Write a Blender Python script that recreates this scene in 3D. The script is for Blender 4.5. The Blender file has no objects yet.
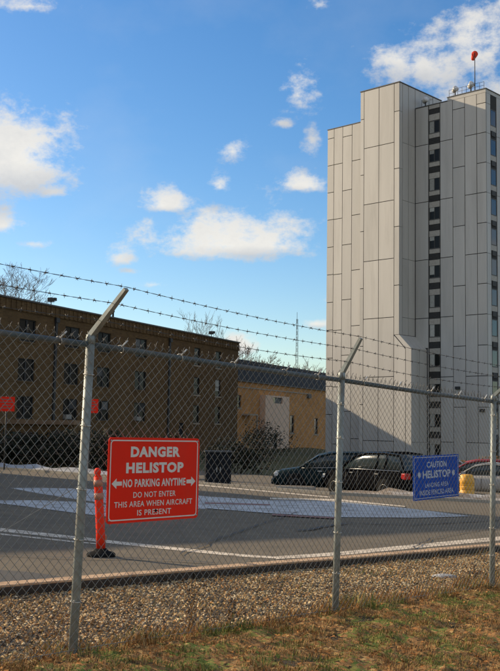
import bpy, bmesh, math, random
import numpy as np
from mathutils import Vector, Matrix
from mathutils import noise as mnoise

random.seed(7)
rng = np.random.default_rng(11)
S = bpy.context.scene
COL = S.collection
R = math.radians

# ------------------------------------------------------------------ camera
EYE = Vector((0, 0, 1.55))
FPX, CX, CY = 1000.0, 250.0, 335.5
ROLL, PITCH = 0.015, math.atan(91.5 / 1000.0)
fw = Vector((0, math.cos(PITCH), math.sin(PITCH)))
up0 = Vector((0, -math.sin(PITCH), math.cos(PITCH)))
r0 = Vector((1, 0, 0))
rt = r0 * math.cos(ROLL) + up0 * math.sin(ROLL)
up = -r0 * math.sin(ROLL) + up0 * math.cos(ROLL)
cam = bpy.data.cameras.new('camera')
cam.sensor_fit = 'HORIZONTAL'; cam.sensor_width = 36.0; cam.lens = 36.0 * FPX / 500.0
cam.clip_start = 0.1; cam.clip_end = 5000
camo = bpy.data.objects.new('camera', cam); COL.objects.link(camo)
M = Matrix((rt, up, -fw)).transposed().to_4x4(); M.translation = EYE
camo.matrix_world = M
S.camera = camo

# ------------------------------------------------------------------ light
SUN_AZ = Vector((-0.906, 0.423)).normalized()      # towards the sun, seen from above
SUN_EL = R(25.0)
S.view_settings.view_transform = 'Standard'
S.view_settings.look = 'None'
S.view_settings.exposure = 0.55
S.view_settings.gamma = 1.0
sun = bpy.data.lights.new('sun', 'SUN'); sun.energy = 4.0; sun.angle = R(0.5); sun.color = (1.0, 0.82, 0.58)
suno = bpy.data.objects.new('sun', sun); COL.objects.link(suno)
sd = Vector((SUN_AZ.x * math.cos(SUN_EL), SUN_AZ.y * math.cos(SUN_EL), math.sin(SUN_EL)))
suno.rotation_euler = sd.to_track_quat('Z', 'Y').to_euler()
suno.location = (-60, 30, 60)

W = bpy.data.worlds.new('World'); S.world = W; W.use_nodes = True
nt = W.node_tree; nt.nodes.clear()
def N(t, **kw):
    n = nt.nodes.new(t)
    for k, v in kw.items(): setattr(n, k, v)
    return n
def L(a, b): nt.links.new(a, b)
def mth(op, a, b=None, c=None, clamp=False):
    n = N('ShaderNodeMath', operation=op); n.use_clamp = clamp
    for i, v in enumerate((a, b, c)):
        if v is None: continue
        if isinstance(v, (int, float)): n.inputs[i].default_value = v
        else: L(v, n.inputs[i])
    return n.outputs[0]
sky = N('ShaderNodeTexSky', sky_type='NISHITA'); sky.sun_disc = False
sky.sun_elevation = SUN_EL; sky.sun_rotation = math.atan2(SUN_AZ.x, SUN_AZ.y)
sky.air_density = 1.0; sky.dust_density = 0.6; sky.ozone_density = 2.2; sky.altitude = 0
tc = N('ShaderNodeTexCoord'); sep = N('ShaderNodeSeparateXYZ'); L(tc.outputs['Generated'], sep.inputs[0])
dx, dy, dz = sep.outputs
dyc = mth('MAXIMUM', dy, 0.05)
a_ = mth('DIVIDE', dx, dyc); b_ = mth('DIVIDE', dz, dyc)
front = mth('GREATER_THAN', dy, 0.06)
# noise that breaks up the cloud outlines
mp = N('ShaderNodeMapping'); L(tc.outputs['Generated'], mp.inputs[0]); mp.inputs['Scale'].default_value = (1, 1, 1.5)
nz = N('ShaderNodeTexNoise'); L(mp.outputs[0], nz.inputs['Vector'])
nz.inputs['Scale'].default_value = 24; nz.inputs['Detail'].default_value = 12; nz.inputs['Roughness'].default_value = 0.66
nz2 = N('ShaderNodeTexNoise'); L(mp.outputs[0], nz2.inputs['Vector'])
nz2.inputs['Scale'].default_value = 5.5; nz2.inputs['Detail'].default_value = 6; nz2.inputs['Roughness'].default_value = 0.55
def pix_dir(px, py):
    return fw + rt * ((px - CX) / FPX) - up * ((py - CY) / FPX)
# cumulus: centre px, radii px, (top radius, bottom radius), strength
CLOUDS = [(14, 162, 62, 60, 38, 1.1), (52, 192, 26, 12, 10, .8), (2, 224, 26, 26, 18, .75), (166, 206, 28, 20, 9, .9), (228, 250, 84, 50, 13, 1.12), (262, 246, 48, 30, 11, 1.0),
          (220, 187, 19, 22, 16, .5), (234, 152, 23, 20, 14, .6), (303, 186, 30, 18, 9, .8), (120, 258, 26, 18, 12, .7),
          (154, 285, 24, 9, 6, .6), (130, 271, 18, 7, 5, .6), (298, 92, 36, 44, 40, .34), (312, 140, 18, 26, 22, .3), (425, 66, 66, 44, 36, .60), (400, 60, 40, 30, 24, .35), (482, 40, 50, 60, 70, .58), (455, 95, 50, 30, 30, .4),
          (281, 123, 20, 11, 8, .48), (238, 346, 26, 16, 10, .8), (316, 324, 24, 9, 6, .6), (30, 6, 70, 16, 18, .16),
          (30, 244, 30, 8, 8, .25), (495, 90, 30, 30, 26, .5), (320, 4, 24, 14, 14, .2), (380, 300, 60, 14, 8, .5), (-70, 190, 60, 40, 20, .9), (590, 120, 70, 40, 20, .9)]
acc = None; shade_acc = None
for (px, py, rw, rtop, rbot, st) in CLOUDS:
    d = pix_dir(px, py); a0, b0 = d.x / d.y, d.z / d.y
    u = mth('MULTIPLY', mth('SUBTRACT', a_, a0), FPX / rw)
    v = mth('SUBTRACT', b_, b0)
    vt = mth('MULTIPLY', mth('MAXIMUM', v, 0.0), FPX / rtop)
    vb = mth('MULTIPLY', mth('MAXIMUM', mth('MULTIPLY', v, -1.0), 0.0), FPX / rbot)
    vv = mth('ADD', vt, vb)
    rr = mth('SQRT', mth('ADD', mth('MULTIPLY', u, u), mth('MULTIPLY', vv, vv)))
    f = mth('MULTIPLY', mth('SUBTRACT', 1.0, rr), 1.0)
    f = mth('ADD', f, (st - 1.0) * 0.62)
    acc = f if acc is None else mth('MAXIMUM', acc, f)
    s_ = mth('MULTIPLY', mth('SUBTRACT', vb, mth('MULTIPLY', vt, 0.35)), mth('MULTIPLY', mth('SUBTRACT', 1.8, rr), 1.2, clamp=True))
    shade_acc = s_ if shade_acc is None else mth('MAXIMUM', shade_acc, s_)
acc = mth('MAXIMUM', acc, -0.9)
acc = mth('ADD', mth('MULTIPLY', acc, front), mth('MULTIPLY', mth('SUBTRACT', 1.0, front), -0.45))
# elsewhere in the sky, out of view: bright cloud cover added as fill light
away = mth('SMOOTH_MIN', mth('MULTIPLY', mth('SUBTRACT', mth('ABSOLUTE', a_), 0.34), 4.0), 1.0, 0.1, clamp=True)
away = mth('MAXIMUM', away, mth('SUBTRACT', 1.0, front))
fill_cloud = mth('MULTIPLY', mth('SUBTRACT', nz2.outputs[0], 0.47), 6.0)
fill_cloud = mth('SUBTRACT', mth('MULTIPLY', mth('ADD', fill_cloud, 1.0), away), 1.0)
acc = mth('MAXIMUM', acc, fill_cloud)
dens = mth('ADD', mth('MULTIPLY', acc, 1.0), mth('MULTIPLY', mth('SUBTRACT', nz.outputs[0], 0.5), 2.9))
dens = mth('ADD', dens, mth('MULTIPLY', mth('SUBTRACT', nz2.outputs[0], 0.5), 0.5))
mr = N('ShaderNodeMapRange', interpolation_type='SMOOTHSTEP'); L(dens, mr.inputs[0])
mr.inputs[1].default_value = -0.12; mr.inputs[2].default_value = 0.72
clouda = mth('MULTIPLY', mr.outputs[0], 0.93)
# thin high veil
veil = N('ShaderNodeMapRange'); L(nz2.outputs[0], veil.inputs[0]); veil.inputs[1].default_value = 0.52; veil.inputs[2].default_value = 0.9
veil.inputs[4].default_value = 0.16
cl_a = mth('MAXIMUM', clouda, veil.outputs[0])
shmr = N('ShaderNodeMapRange'); L(mth('ADD', shade_acc, mth('MULTIPLY', mth('SUBTRACT', nz.outputs[0], 0.5), 1.6)), shmr.inputs[0])
shmr.inputs[1].default_value = -0.3; shmr.inputs[2].default_value = 0.9
cmix = N('ShaderNodeMix', data_type='RGBA'); L(shmr.outputs[0], cmix.inputs[0])
cmix.inputs[6].default_value = (6.7, 6.4, 5.8, 1); cmix.inputs[7].default_value = (4.3, 4.35, 4.4, 1)
skyg = N('ShaderNodeHueSaturation'); L(sky.outputs[0], skyg.inputs['Color']); skyg.inputs['Saturation'].default_value = 1.33; skyg.inputs['Value'].default_value = 1.10; skyg.inputs['Hue'].default_value = 0.503
fin = N('ShaderNodeMix', data_type='RGBA'); L(cl_a, fin.inputs[0]); L(skyg.outputs[0], fin.inputs[6]); L(cmix.outputs[2], fin.inputs[7])
bg = N('ShaderNodeBackground'); bg.inputs['Strength'].default_value = 0.1
L(fin.outputs[2], bg.inputs[0]); out = N('ShaderNodeOutputWorld'); L(bg.outputs[0], out.inputs[0])

# ------------------------------------------------------------------ materials
def mat(name, col, rough=0.8, col2=None, scale=6.0, detail=6, spec=0.4, metal=0.0, bump=0.0, bscale=None,
        stretch=(1, 1, 1), dark=None, dscale=1.0, damt=0.5, rand=0.0, emit=None):
    m = bpy.data.materials.new(name); m.use_nodes = True
    t = m.node_tree; n = t.nodes; b = n['Principled BSDF']
    b.inputs['Roughness'].default_value = rough; b.inputs['Metallic'].default_value = metal
    b.inputs['Specular IOR Level'].default_value = spec
    c1 = (*col, 1); c2 = (*(col2 or tuple(c * 0.72 for c in col)), 1)
    co = n.new('ShaderNodeTexCoord'); mpn = n.new('ShaderNodeMapping'); mpn.inputs['Scale'].default_value = stretch
    geo = n.new('ShaderNodeNewGeometry')
    t.links.new(geo.outputs['Position'], mpn.inputs[0])
    nn = n.new('ShaderNodeTexNoise'); nn.inputs['Scale'].default_value = scale; nn.inputs['Detail'].default_value = detail
    nn.inputs['Roughness'].default_value = 0.62
    t.links.new(mpn.outputs[0], nn.inputs['Vector'])
    rp = n.new('ShaderNodeMapRange'); rp.inputs[1].default_value = 0.3; rp.inputs[2].default_value = 0.7
    t.links.new(nn.outputs[0], rp.inputs[0])
    mx = n.new('ShaderNodeMix'); mx.data_type = 'RGBA'; mx.inputs[6].default_value = c1; mx.inputs[7].default_value = c2
    t.links.new(rp.outputs[0], mx.inputs[0]); last = mx.outputs[2]
    if dark:
        n2 = n.new('ShaderNodeTexNoise'); n2.inputs['Scale'].default_value = dscale; n2.inputs['Detail'].default_value = 7
        n2.inputs['Roughness'].default_value = 0.65
        t.links.new(mpn.outputs[0], n2.inputs['Vector'])
        r2 = n.new('ShaderNodeMapRange'); r2.inputs[1].default_value = 0.48; r2.inputs[2].default_value = 0.68; r2.inputs[4].default_value = damt
        t.links.new(n2.outputs[0], r2.inputs[0])
        m2 = n.new('ShaderNodeMix'); m2.data_type = 'RGBA'; t.links.new(r2.outputs[0], m2.inputs[0])
        t.links.new(last, m2.inputs[6]); m2.inputs[7].default_value = (*dark, 1); last = m2.outputs[2]
    if rand:
        oi = n.new('ShaderNodeObjectInfo'); rr = n.new('ShaderNodeMapRange'); t.links.new(oi.outputs['Random'], rr.inputs[0])
        rr.inputs[3].default_value = 1 - rand; rr.inputs[4].default_value = 1 + rand
        hs = n.new('ShaderNodeHueSaturation'); t.links.new(rr.outputs[0], hs.inputs['Value']); t.links.new(last, hs.inputs['Color']); last = hs.outputs[0]
    t.links.new(last, b.inputs['Base Color'])
    if bump:
        bn = n.new('ShaderNodeTexNoise'); bn.inputs['Scale'].default_value = bscale or scale * 4; bn.inputs['Detail'].default_value = 5
        t.links.new(mpn.outputs[0], bn.inputs['Vector'])
        bp = n.new('ShaderNodeBump'); bp.inputs['Strength'].default_value = bump; bp.inputs['Distance'].default_value = 0.02
        t.links.new(bn.outputs[0], bp.inputs['Height']); t.links.new(bp.outputs[0], b.inputs['Normal'])
    if emit:
        b.inputs['Emission Color'].default_value = (*emit, 1); b.inputs['Emission Strength'].default_value = 1
    return m

def brick_mat(name, c1, c2, mortar, stain):
    m = bpy.data.materials.new(name); m.use_nodes = True
    t = m.node_tree; n = t.nodes; b = n['Principled BSDF']; b.inputs['Roughness'].default_value = 0.9
    b.inputs['Specular IOR Level'].default_value = 0.2
    co = n.new('ShaderNodeTexCoord'); sp = n.new('ShaderNodeSeparateXYZ'); t.links.new(co.outputs['Object'], sp.inputs[0])
    ad = n.new('ShaderNodeMath'); ad.operation = 'ADD'; t.links.new(sp.outputs[0], ad.inputs[0]); t.links.new(sp.outputs[1], ad.inputs[1])
    cb = n.new('ShaderNodeCombineXYZ'); t.links.new(ad.outputs[0], cb.inputs[0]); t.links.new(sp.outputs[2], cb.inputs[1])
    bt = n.new('ShaderNodeTexBrick'); t.links.new(cb.outputs[0], bt.inputs['Vector'])
    bt.inputs['Scale'].default_value = 1.0; bt.inputs['Brick Width'].default_value = 0.42; bt.inputs['Row Height'].default_value = 0.15
    bt.inputs['Mortar Size'].default_value = 0.018; bt.inputs['Color1'].default_value = (*c1, 1); bt.inputs['Color2'].default_value = (*c2, 1)
    bt.inputs['Mortar'].default_value = (*mortar, 1); bt.inputs['Bias'].default_value = 0.0
    nn = n.new('ShaderNodeTexNoise'); nn.inputs['Scale'].default_value = 0.5; nn.inputs['Detail'].default_value = 9; nn.inputs['Roughness'].default_value = 0.7
    t.links.new(co.outputs['Object'], nn.inputs['Vector'])
    rp = n.new('ShaderNodeMapRange'); rp.inputs[1].default_value = 0.4; rp.inputs[2].default_value = 0.75; rp.inputs[4].default_value = 0.65
    t.links.new(nn.outputs[0], rp.inputs[0])
    mx = n.new('ShaderNodeMix'); mx.data_type = 'RGBA'; t.links.new(rp.outputs[0], mx.inputs[0]); t.links.new(bt.outputs[0], mx.inputs[6])
    mx.inputs[7].default_value = (*stain, 1); t.links.new(mx.outputs[2], b.inputs['Base Color'])
    return m

MT = {}
MT['panel'] = mat('cladding_panel', (0.53, 0.50, 0.455), 0.55, (0.465, 0.44, 0.40), 0.6, 9, stretch=(1, 1, 0.12), dark=(0.38, 0.355, 0.32), dscale=1.1, damt=0.5, rand=0.06)
MT['joint'] = mat('joint_dark', (0.045, 0.043, 0.04), 0.9)
MT['coping'] = mat('coping_metal', (0.10, 0.09, 0.08), 0.6)
MT['glass'] = mat('window_glass', (0.012, 0.014, 0.017), 0.06, spec=0.8)
MT['glass2'] = mat('dark_window_glass', (0.016, 0.017, 0.016), 0.2, spec=0.12)
MT['bblind'] = mat('dim_window_blind', (0.10, 0.10, 0.095), 0.8, rand=0.6)
MT['carglass'] = mat('car_window_glass', (0.035, 0.05, 0.055), 0.12, spec=0.5)
MT['blind'] = mat('window_blind', (0.46, 0.45, 0.40), 0.8, rand=0.3)
MT['dframe'] = mat('dark_window_frame', (0.035, 0.032, 0.03), 0.7)
MT['frame'] = mat('window_frame', (0.10, 0.095, 0.085), 0.6)
MT['wframe'] = mat('white_window_frame', (0.30, 0.28, 0.25), 0.6)
MT['louvre'] = mat('louvre', (0.06, 0.058, 0.055), 0.7)
MT['spandrel'] = mat('spandrel', (0.44, 0.40, 0.34), 0.6)
MT['brick'] = brick_mat('brown_brick', (0.165, 0.094, 0.036), (0.105, 0.058, 0.023), (0.135, 0.088, 0.047), (0.062, 0.035, 0.015))
MT['brick2'] = brick_mat('tan_brick', (0.66, 0.285, 0.08), (0.46, 0.19, 0.054), (0.46, 0.29, 0.14), (0.25, 0.11, 0.036))
MT['stone'] = mat('pale_stone', (0.42, 0.33, 0.24), 0.85, scale=2)
MT['stucco'] = mat('pale_stucco', (0.74, 0.50, 0.35), 0.85, (0.66, 0.45, 0.31), 1.2)
MT['slate'] = mat('slate_roof', (0.028, 0.03, 0.034), 0.8, (0.018, 0.02, 0.024), 1.5, rand=0.15)
MT['roofing'] = mat('roof_felt', (0.07, 0.065, 0.06), 0.9)
MT['rail'] = mat('weathered_rail', (0.11, 0.135, 0.135), 0.6, (0.07, 0.085, 0.09), 9, 6, metal=0.2, dark=(0.2, 0.14, 0.09), dscale=5, damt=0.4)
MT['galv'] = mat('galvanized_steel', (0.33, 0.35, 0.32), 0.5, (0.19, 0.215, 0.20), 14, 6, metal=0.2, dark=(0.20, 0.13, 0.07), dscale=6, damt=0.35)
MT['wire'] = mat('fence_wire', (0.30, 0.295, 0.26), 0.6, (0.21, 0.20, 0.17), 5, metal=0.35, dark=(0.2, 0.13, 0.08), dscale=4, damt=0.3)
MT['barb'] = mat('barbed_wire', (0.10, 0.095, 0.09), 0.6, metal=0.4)
MT['alu'] = mat('aluminium_tie', (0.7, 0.66, 0.58), 0.4, metal=0.2)
MT['asphalt'] = mat('asphalt', (0.185, 0.150, 0.103), 0.92, (0.13, 0.107, 0.076), 2.2, 10, spec=0.2, bump=0.35, bscale=90, dark=(0.105, 0.088, 0.066), dscale=0.32, damt=0.4)
MT['tar'] = mat('tar_sealant', (0.045, 0.042, 0.038), 0.7)
MT['asphalt2'] = mat('dark_asphalt', (0.095, 0.086, 0.072), 0.85, (0.075, 0.068, 0.058), 3, 10, spec=0.3, bump=0.3, bscale=90)
MT['paint'] = mat('worn_white_paint', (0.54, 0.53, 0.51), 0.8, (0.40, 0.39, 0.37), 1.5, 12, dark=(0.19, 0.17, 0.145), dscale=1.8, damt=0.85, stretch=(1, 1.6, 1))
MT['line'] = mat('cream_line_paint', (0.70, 0.60, 0.46), 0.8, (0.56, 0.46, 0.34), 6, 10, dark=(0.21, 0.16, 0.11), dscale=5, damt=0.9)
MT['redline'] = mat('faded_red_paint', (0.32, 0.13, 0.10), 0.8, (0.22, 0.12, 0.10), 6, 10, dark=(0.15, 0.12, 0.10), dscale=5, damt=0.7)
MT['timber'] = mat('shaded_kerb_timber', (0.06, 0.042, 0.028), 0.9, (0.035, 0.026, 0.018), 9, 8, dark=(0.02, 0.016, 0.012), dscale=5, damt=0.5, bump=0.4)
MT['lit_top'] = mat('sunlit_kerb_top', (0.58, 0.38, 0.22), 0.9, (0.44, 0.28, 0.155), 8, 8, dark=(0.2, 0.12, 0.07), dscale=4, damt=0.7, bump=0.4)  # paler colour painted in for sunlight on the kerb top
MT['concrete'] = mat('concrete', (0.38, 0.34, 0.28), 0.9, (0.3, 0.265, 0.215), 4, 9, bump=0.3)
MT['ground'] = mat('earth_and_turf', (0.24, 0.155, 0.07), 1.0, (0.15, 0.125, 0.045), 1.6, 10, spec=0.1, bump=0.6, bscale=30, dark=(0.11, 0.07, 0.035), dscale=3, damt=0.6)
MT['bank'] = mat('winter_turf', (0.075, 0.075, 0.03), 1.0, (0.10, 0.082, 0.04), 0.5, 10, spec=0.1, bump=0.5, bscale=10)
MT['gravel_bed'] = mat('gravel_bed', (0.27, 0.18, 0.10), 1.0, (0.11, 0.07, 0.04), 38, 6, spec=0.1, bump=0.9, bscale=60)
MT['snow'] = mat('old_snow', (0.42, 0.42, 0.42), 0.8, (0.30, 0.29, 0.275), 1.4, 10, dark=(0.17, 0.14, 0.11), dscale=1.3, damt=0.8, bump=0.5, bscale=8)
MT['mound'] = mat('gravel_mound', (0.26, 0.2, 0.145), 1.0, (0.16, 0.125, 0.09), 4, 10, dark=(0.62, 0.6, 0.57), dscale=1.1, damt=0.8, bump=0.8, bscale=12)
MT['red'] = mat('sign_red', (0.86, 0.028, 0.010), 0.5, (0.74, 0.028, 0.011), 3, 9, spec=0.06, dark=(0.62, 0.05, 0.03), dscale=2.5, damt=0.35)
MT['blue'] = mat('sign_blue', (0.016, 0.085, 0.44), 0.5, (0.014, 0.075, 0.39), 5, 6, spec=0.06)
MT['letter'] = mat('sign_lettering', (0.74, 0.66, 0.57), 0.6, (0.66, 0.58, 0.5), 20, 6)
MT['bletter'] = mat('blue_sign_lettering', (0.58, 0.62, 0.68), 0.6, (0.48, 0.52, 0.6), 20, 6)
MT['signback'] = mat('sign_edge', (0.4, 0.4, 0.4), 0.5, metal=0.5)
MT['orange'] = mat('marker_orange', (0.88, 0.045, 0.016), 0.55, (0.80, 0.04, 0.014), 8, 5, spec=0.12)
MT['reflect'] = mat('reflective_band', (0.50, 0.22, 0.13), 0.5, (0.40, 0.14, 0.08), 20)
MT['rubber'] = mat('black_rubber', (0.015, 0.015, 0.015), 0.9, spec=0.05)
MT['bark'] = mat('bark', (0.085, 0.062, 0.045), 0.95, scale=3)
MT['twig'] = mat('twig', (0.11, 0.072, 0.05), 0.95, scale=1)
MT['ever'] = mat('evergreen_leaf', (0.022, 0.027, 0.012), 0.8, (0.012, 0.016, 0.008), 1.5)
MT['drybrush'] = mat('dry_brush', (0.22, 0.16, 0.09), 0.95, (0.12, 0.085, 0.05), 2)
MT['drum'] = mat('yellow_drum_plastic', (0.80, 0.42, 0.05), 0.5, (0.7, 0.34, 0.04), 3)
MT['windsock'] = mat('windsock_cloth', (0.85, 0.06, 0.02), 0.7, (0.75, 0.05, 0.02), 4)
MT['whitem'] = mat('white_metal', (0.72, 0.70, 0.66), 0.5, scale=3)
MT['darkm'] = mat('dark_metal', (0.05, 0.05, 0.05), 0.6, metal=0.3)
MT['wood'] = mat('weathered_wood', (0.26, 0.16, 0.09), 0.9, scale=5)
MT['cabinet'] = mat('cabinet_paint', (0.014, 0.016, 0.02), 0.6, scale=2, spec=0.08)
MT['hub'] = mat('wheel_rim', (0.45, 0.45, 0.45), 0.35, metal=0.7)
MT['taill'] = mat('tail_lamp', (0.5, 0.02, 0.02), 0.2)
MT['headl'] = mat('head_lamp', (0.7, 0.7, 0.68), 0.15)
MT['plate'] = mat('number_plate', (0.6, 0.58, 0.5), 0.5)
for nm, c in (('tan', (.66, .44, .19)), ('brn', (.40, .24, .09)), ('gry', (.46, .36, .22)), ('pale', (.88, .69, .40)), ('drk', (.10, .07, .04)), ('rust', (.46, .26, .10))):
    MT['st_' + nm] = mat('pebble_' + nm, c, 0.85, tuple(x * 0.75 for x in c), 30, 3)
for nm, c in (('straw', (.52, .33, .13)), ('olive', (.20, .19, .05)), ('brown', (.33, .18, .07)), ('green', (.13, .19, .04)), ('rust', (.42, .19, .06)), ('dark', (.11, .075, .032))):
    MT['gr_' + nm] = mat('grass_' + nm, c, 0.9, tuple(x * 0.7 for x in c), 8, 3, spec=0.15)

# ------------------------------------------------------------------ helpers
def T0(x, y): return 0.105 - 0.031 * x - 0.0189 * y          # the sloping plane of verge and car park
def sstep(e0, e1, v):
    t = min(1.0, max(0.0, (v - e0) / (e1 - e0))); return t * t * (3 - 2 * t)
FAR = [(-60, 72), (-9.0, 41.3), (2.65, 32.6), (8.0, 31.8), (60, 25.0)]     # far edge of the car park
def far_y(x):
    for (x0, y0), (x1, y1) in zip(FAR, FAR[1:]):
        if x <= x1: return y0 + (y1 - y0) * (x - x0) / (x1 - x0)
    return FAR[-1][1]
def ter(x, y):
    cx = max(-60, min(60, x)); cy = max(-30, min(150, y))
    z = T0(cx, cy) - 0.22 * sstep(1.2, 3.0, y - far_y(cx))
    z = max(z, -1.9)
    z += 0.6 * sstep(60, 112, y) * (1 - sstep(8, 14, x))
    return z
def gp(px, py):                                               # where a sight line meets the car park
    d = pix_dir(px, py)
    n = Vector((0.031, 0.0189, 1)); t = (Vector((0, 0, 0.105)) - EYE).dot(n) / d.dot(n)
    return EYE + d * t

class MB:
    def __init__(s): s.v = []; s.f = []; s.mi = []; s.sm = []
    def add(s, vs, fs, mi=0, smooth=False):
        o = len(s.v); s.v += [tuple(v) for v in vs]
        for f in fs: s.f.append(tuple(i + o for i in f)); s.mi.append(mi); s.sm.append(smooth)
        return s
    def box(s, a, b, mi=0, m=None):
        x0, y0, z0 = a; x1, y1, z1 = b
        vs = [Vector(p) for p in ((x0, y0, z0), (x1, y0, z0), (x1, y1, z0), (x0, y1, z0), (x0, y0, z1), (x1, y0, z1), (x1, y1, z1), (x0, y1, z1))]
        if m: vs = [m @ v for v in vs]
        return s.add(vs, [(0, 3, 2, 1), (4, 5, 6, 7), (0, 1, 5, 4), (1, 2, 6, 5), (2, 3, 7, 6), (3, 0, 4, 7)], mi)
    def prism(s, poly, y0, y1, mi=0):                          # polygon in xz (anticlockwise seen from -y), y0 front, y1 back
        n = len(poly)
        vs = [(x, y0, z) for x, z in poly] + [(x, y1, z) for x, z in poly]
        fs = [tuple(range(n)), tuple(range(2 * n - 1, n - 1, -1))] + [(i, i + n, (i + 1) % n + n, (i + 1) % n) for i in range(n)]
        return s.add(vs, fs, mi)
    def tube(s, pts, r, n=6, mi=0, smooth=True, cap=True):
        pts = [Vector(p) for p in pts]; rs = r if isinstance(r, (list, tuple)) else [r] * len(pts)
        vs = []; prev = None
        for i, p in enumerate(pts):
            d = (pts[min(i + 1, len(pts) - 1)] - pts[max(i - 1, 0)]).normalized()
            if prev is None:
                a = d.orthogonal().normalized()
            else:
                a = prev - d * prev.dot(d)
                a = a.normalized() if a.length > 1e-6 else d.orthogonal().normalized()
            prev = a; b = d.cross(a)
            for k in range(n):
                t = 2 * math.pi * k / n; vs.append(p + (a * math.cos(t) + b * math.sin(t)) * rs[i])
        fs = [(i * n + k, i * n + (k + 1) % n, (i + 1) * n + (k + 1) % n, (i + 1) * n + k) for i in range(len(pts) - 1) for k in range(n)]
        if cap: fs += [tuple(range(n - 1, -1, -1)), tuple(range((len(pts) - 1) * n, len(pts) * n))]
        return s.add(vs, fs, mi, smooth)
    def lathe(s, prof, n=16, c=(0, 0, 0), mi=0, smooth=True):
        vs = [(c[0] + r * math.cos(2 * math.pi * k / n), c[1] + r * math.sin(2 * math.pi * k / n), c[2] + z) for r, z in prof for k in range(n)]
        fs = [(i * n + k, i * n + (k + 1) % n, (i + 1) * n + (k + 1) % n, (i + 1) * n + k) for i in range(len(prof) - 1) for k in range(n)]
        fs += [tuple(range(n - 1, -1, -1)), tuple(range((len(prof) - 1) * n, len(prof) * n))]
        return s.add(vs, fs, mi, smooth)
    def mesh(s, name, mats):
        me = bpy.data.meshes.new(name); me.from_pydata(s.v, [], s.f)
        for m in (mats if isinstance(mats, (list, tuple)) else [mats]): me.materials.append(m)
        me.polygons.foreach_set('material_index', s.mi); me.polygons.foreach_set('use_smooth', s.sm); me.update()
        return me
    def build(s, name, mats, parent=None):
        return link(name, s.mesh(name, mats), parent)
def link(name, me, parent=None):
    o = bpy.data.objects.new(name, me); COL.objects.link(o)
    if parent: o.parent = parent
    return o
def tag(o, label, cat, group=None):
    o['label'] = label; o['category'] = cat
    if group: o['group'] = group
    return o
def thing(name, label, cat, loc=(0, 0, 0), rz=0.0, group=None):
    o = bpy.data.objects.new(name, None); COL.objects.link(o); o.empty_display_size = 0.2
    o.location = loc; o.rotation_euler = (0, 0, rz)
    return tag(o, label, cat, group)
def struct(o): o['kind'] = 'structure'; return o
def stuff(o): o['kind'] = 'stuff'; return o
def copy_tree(o, parent=None):
    c = o.copy(); COL.objects.link(c)
    if parent: c.parent = parent
    for ch in list(o.children): copy_tree(ch, c)
    return c
def bevel_obj(o, w, seg=2):
    b = o.modifiers.new('bevel', 'BEVEL'); b.width = w; b.segments = seg; b.limit_method = 'ANGLE'
    return o
def big_mesh(name, v, f, mi, mats, smooth=False):
    me = bpy.data.meshes.new(name); nf, k = f.shape
    me.vertices.add(len(v)); me.vertices.foreach_set('co', v.astype(np.float32).ravel())
    me.loops.add(nf * k); me.loops.foreach_set('vertex_index', f.astype(np.int32).ravel())
    me.polygons.add(nf); me.polygons.foreach_set('loop_start', np.arange(0, nf * k, k, dtype=np.int32))
    for m in mats: me.materials.append(m)
    me.polygons.foreach_set('material_index', mi.astype(np.int32))
    me.polygons.foreach_set('use_smooth', np.full(nf, smooth)); me.update(calc_edges=True); me.validate()
    return me
def wall(mb, x0, x1, z0, z1, holes, y=0.0, reveal=0.15, mi=0):   # front wall facing -y with true openings
    xs = sorted({x0, x1, *[h[0] for h in holes], *[h[1] for h in holes]}); zs = sorted({z0, z1, *[h[2] for h in holes], *[h[3] for h in holes]})
    for xa, xb in zip(xs, xs[1:]):
        for za, zb in zip(zs, zs[1:]):
            xm, zm = (xa + xb) / 2, (za + zb) / 2
            if any(h[0] < xm < h[1] and h[2] < zm < h[3] for h in holes): continue
            mb.add([(xa, y, za), (xb, y, za), (xb, y, zb), (xa, y, zb)], [(0, 1, 2, 3)], mi)
    for a, b, c, d in holes:
        mb.add([(a, y, c), (b, y, c), (b, y, d), (a, y, d), (a, y + reveal, c), (b, y + reveal, c), (b, y + reveal, d), (a, y + reveal, d)],
               [(0, 4, 5, 1), (1, 5, 6, 2), (2, 6, 7, 3), (3, 7, 4, 0), (4, 7, 6, 5)], mi)

# ------------------------------------------------------------------ ground, car park, paint
xs = sorted({*range(-60, 61, 4), *range(-14, 31, 1), -900, -500, -250, -120, 120, 250, 500, 900})
ys = sorted({*range(-40, 150, 6), *range(26, 62, 1), -400, -150, 200, 300, 500, 900, 1500})
v = [(x, y, ter(x, y)) for y in ys for x in xs]; nx = len(xs)
mb = MB(); mb.add(v, [(j * nx + i, j * nx + i + 1, (j + 1) * nx + i + 1, (j + 1) * nx + i) for j in range(len(ys) - 1) for i in range(nx - 1)], 0, True)
for i, f in enumerate(mb.f):
    c = [mb.v[k] for k in f]
    if sum(p[1] for p in c) / 4 > 30: mb.mi[i] = 1
struct(mb.build('ground', [MT['ground'], MT['bank']]))

KD = Vector((0.680, 0.733, 0)).normalized(); KN = Vector((KD.y, -KD.x, 0))     # kerb direction, normal towards the camera
K0 = Vector((-2.19, 9.08, 0))
def lift(p, e): return Vector((p[0], p[1], T0(p[0], p[1]) + e))
def sheet(name, pts, e, m, parent=None):
    mb = MB(); mb.add([lift(p, e) for p in pts], [tuple(range(len(pts)))])
    me = mb.mesh(name, m)
    if me.polygons[0].normal.z < 0: me.flip_normals()
    return struct(link(name, me, parent))
ka, kb = K0 + KD * -22, K0 + KD * 40
park = sheet('car_park', [ka - KN * .1, kb - KN * .1, (50, 26.2), (8, 31.8), (2.65, 32.6), (-9, 41.3), (-34, 56.4)], 0.006, MT['asphalt'])
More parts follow.
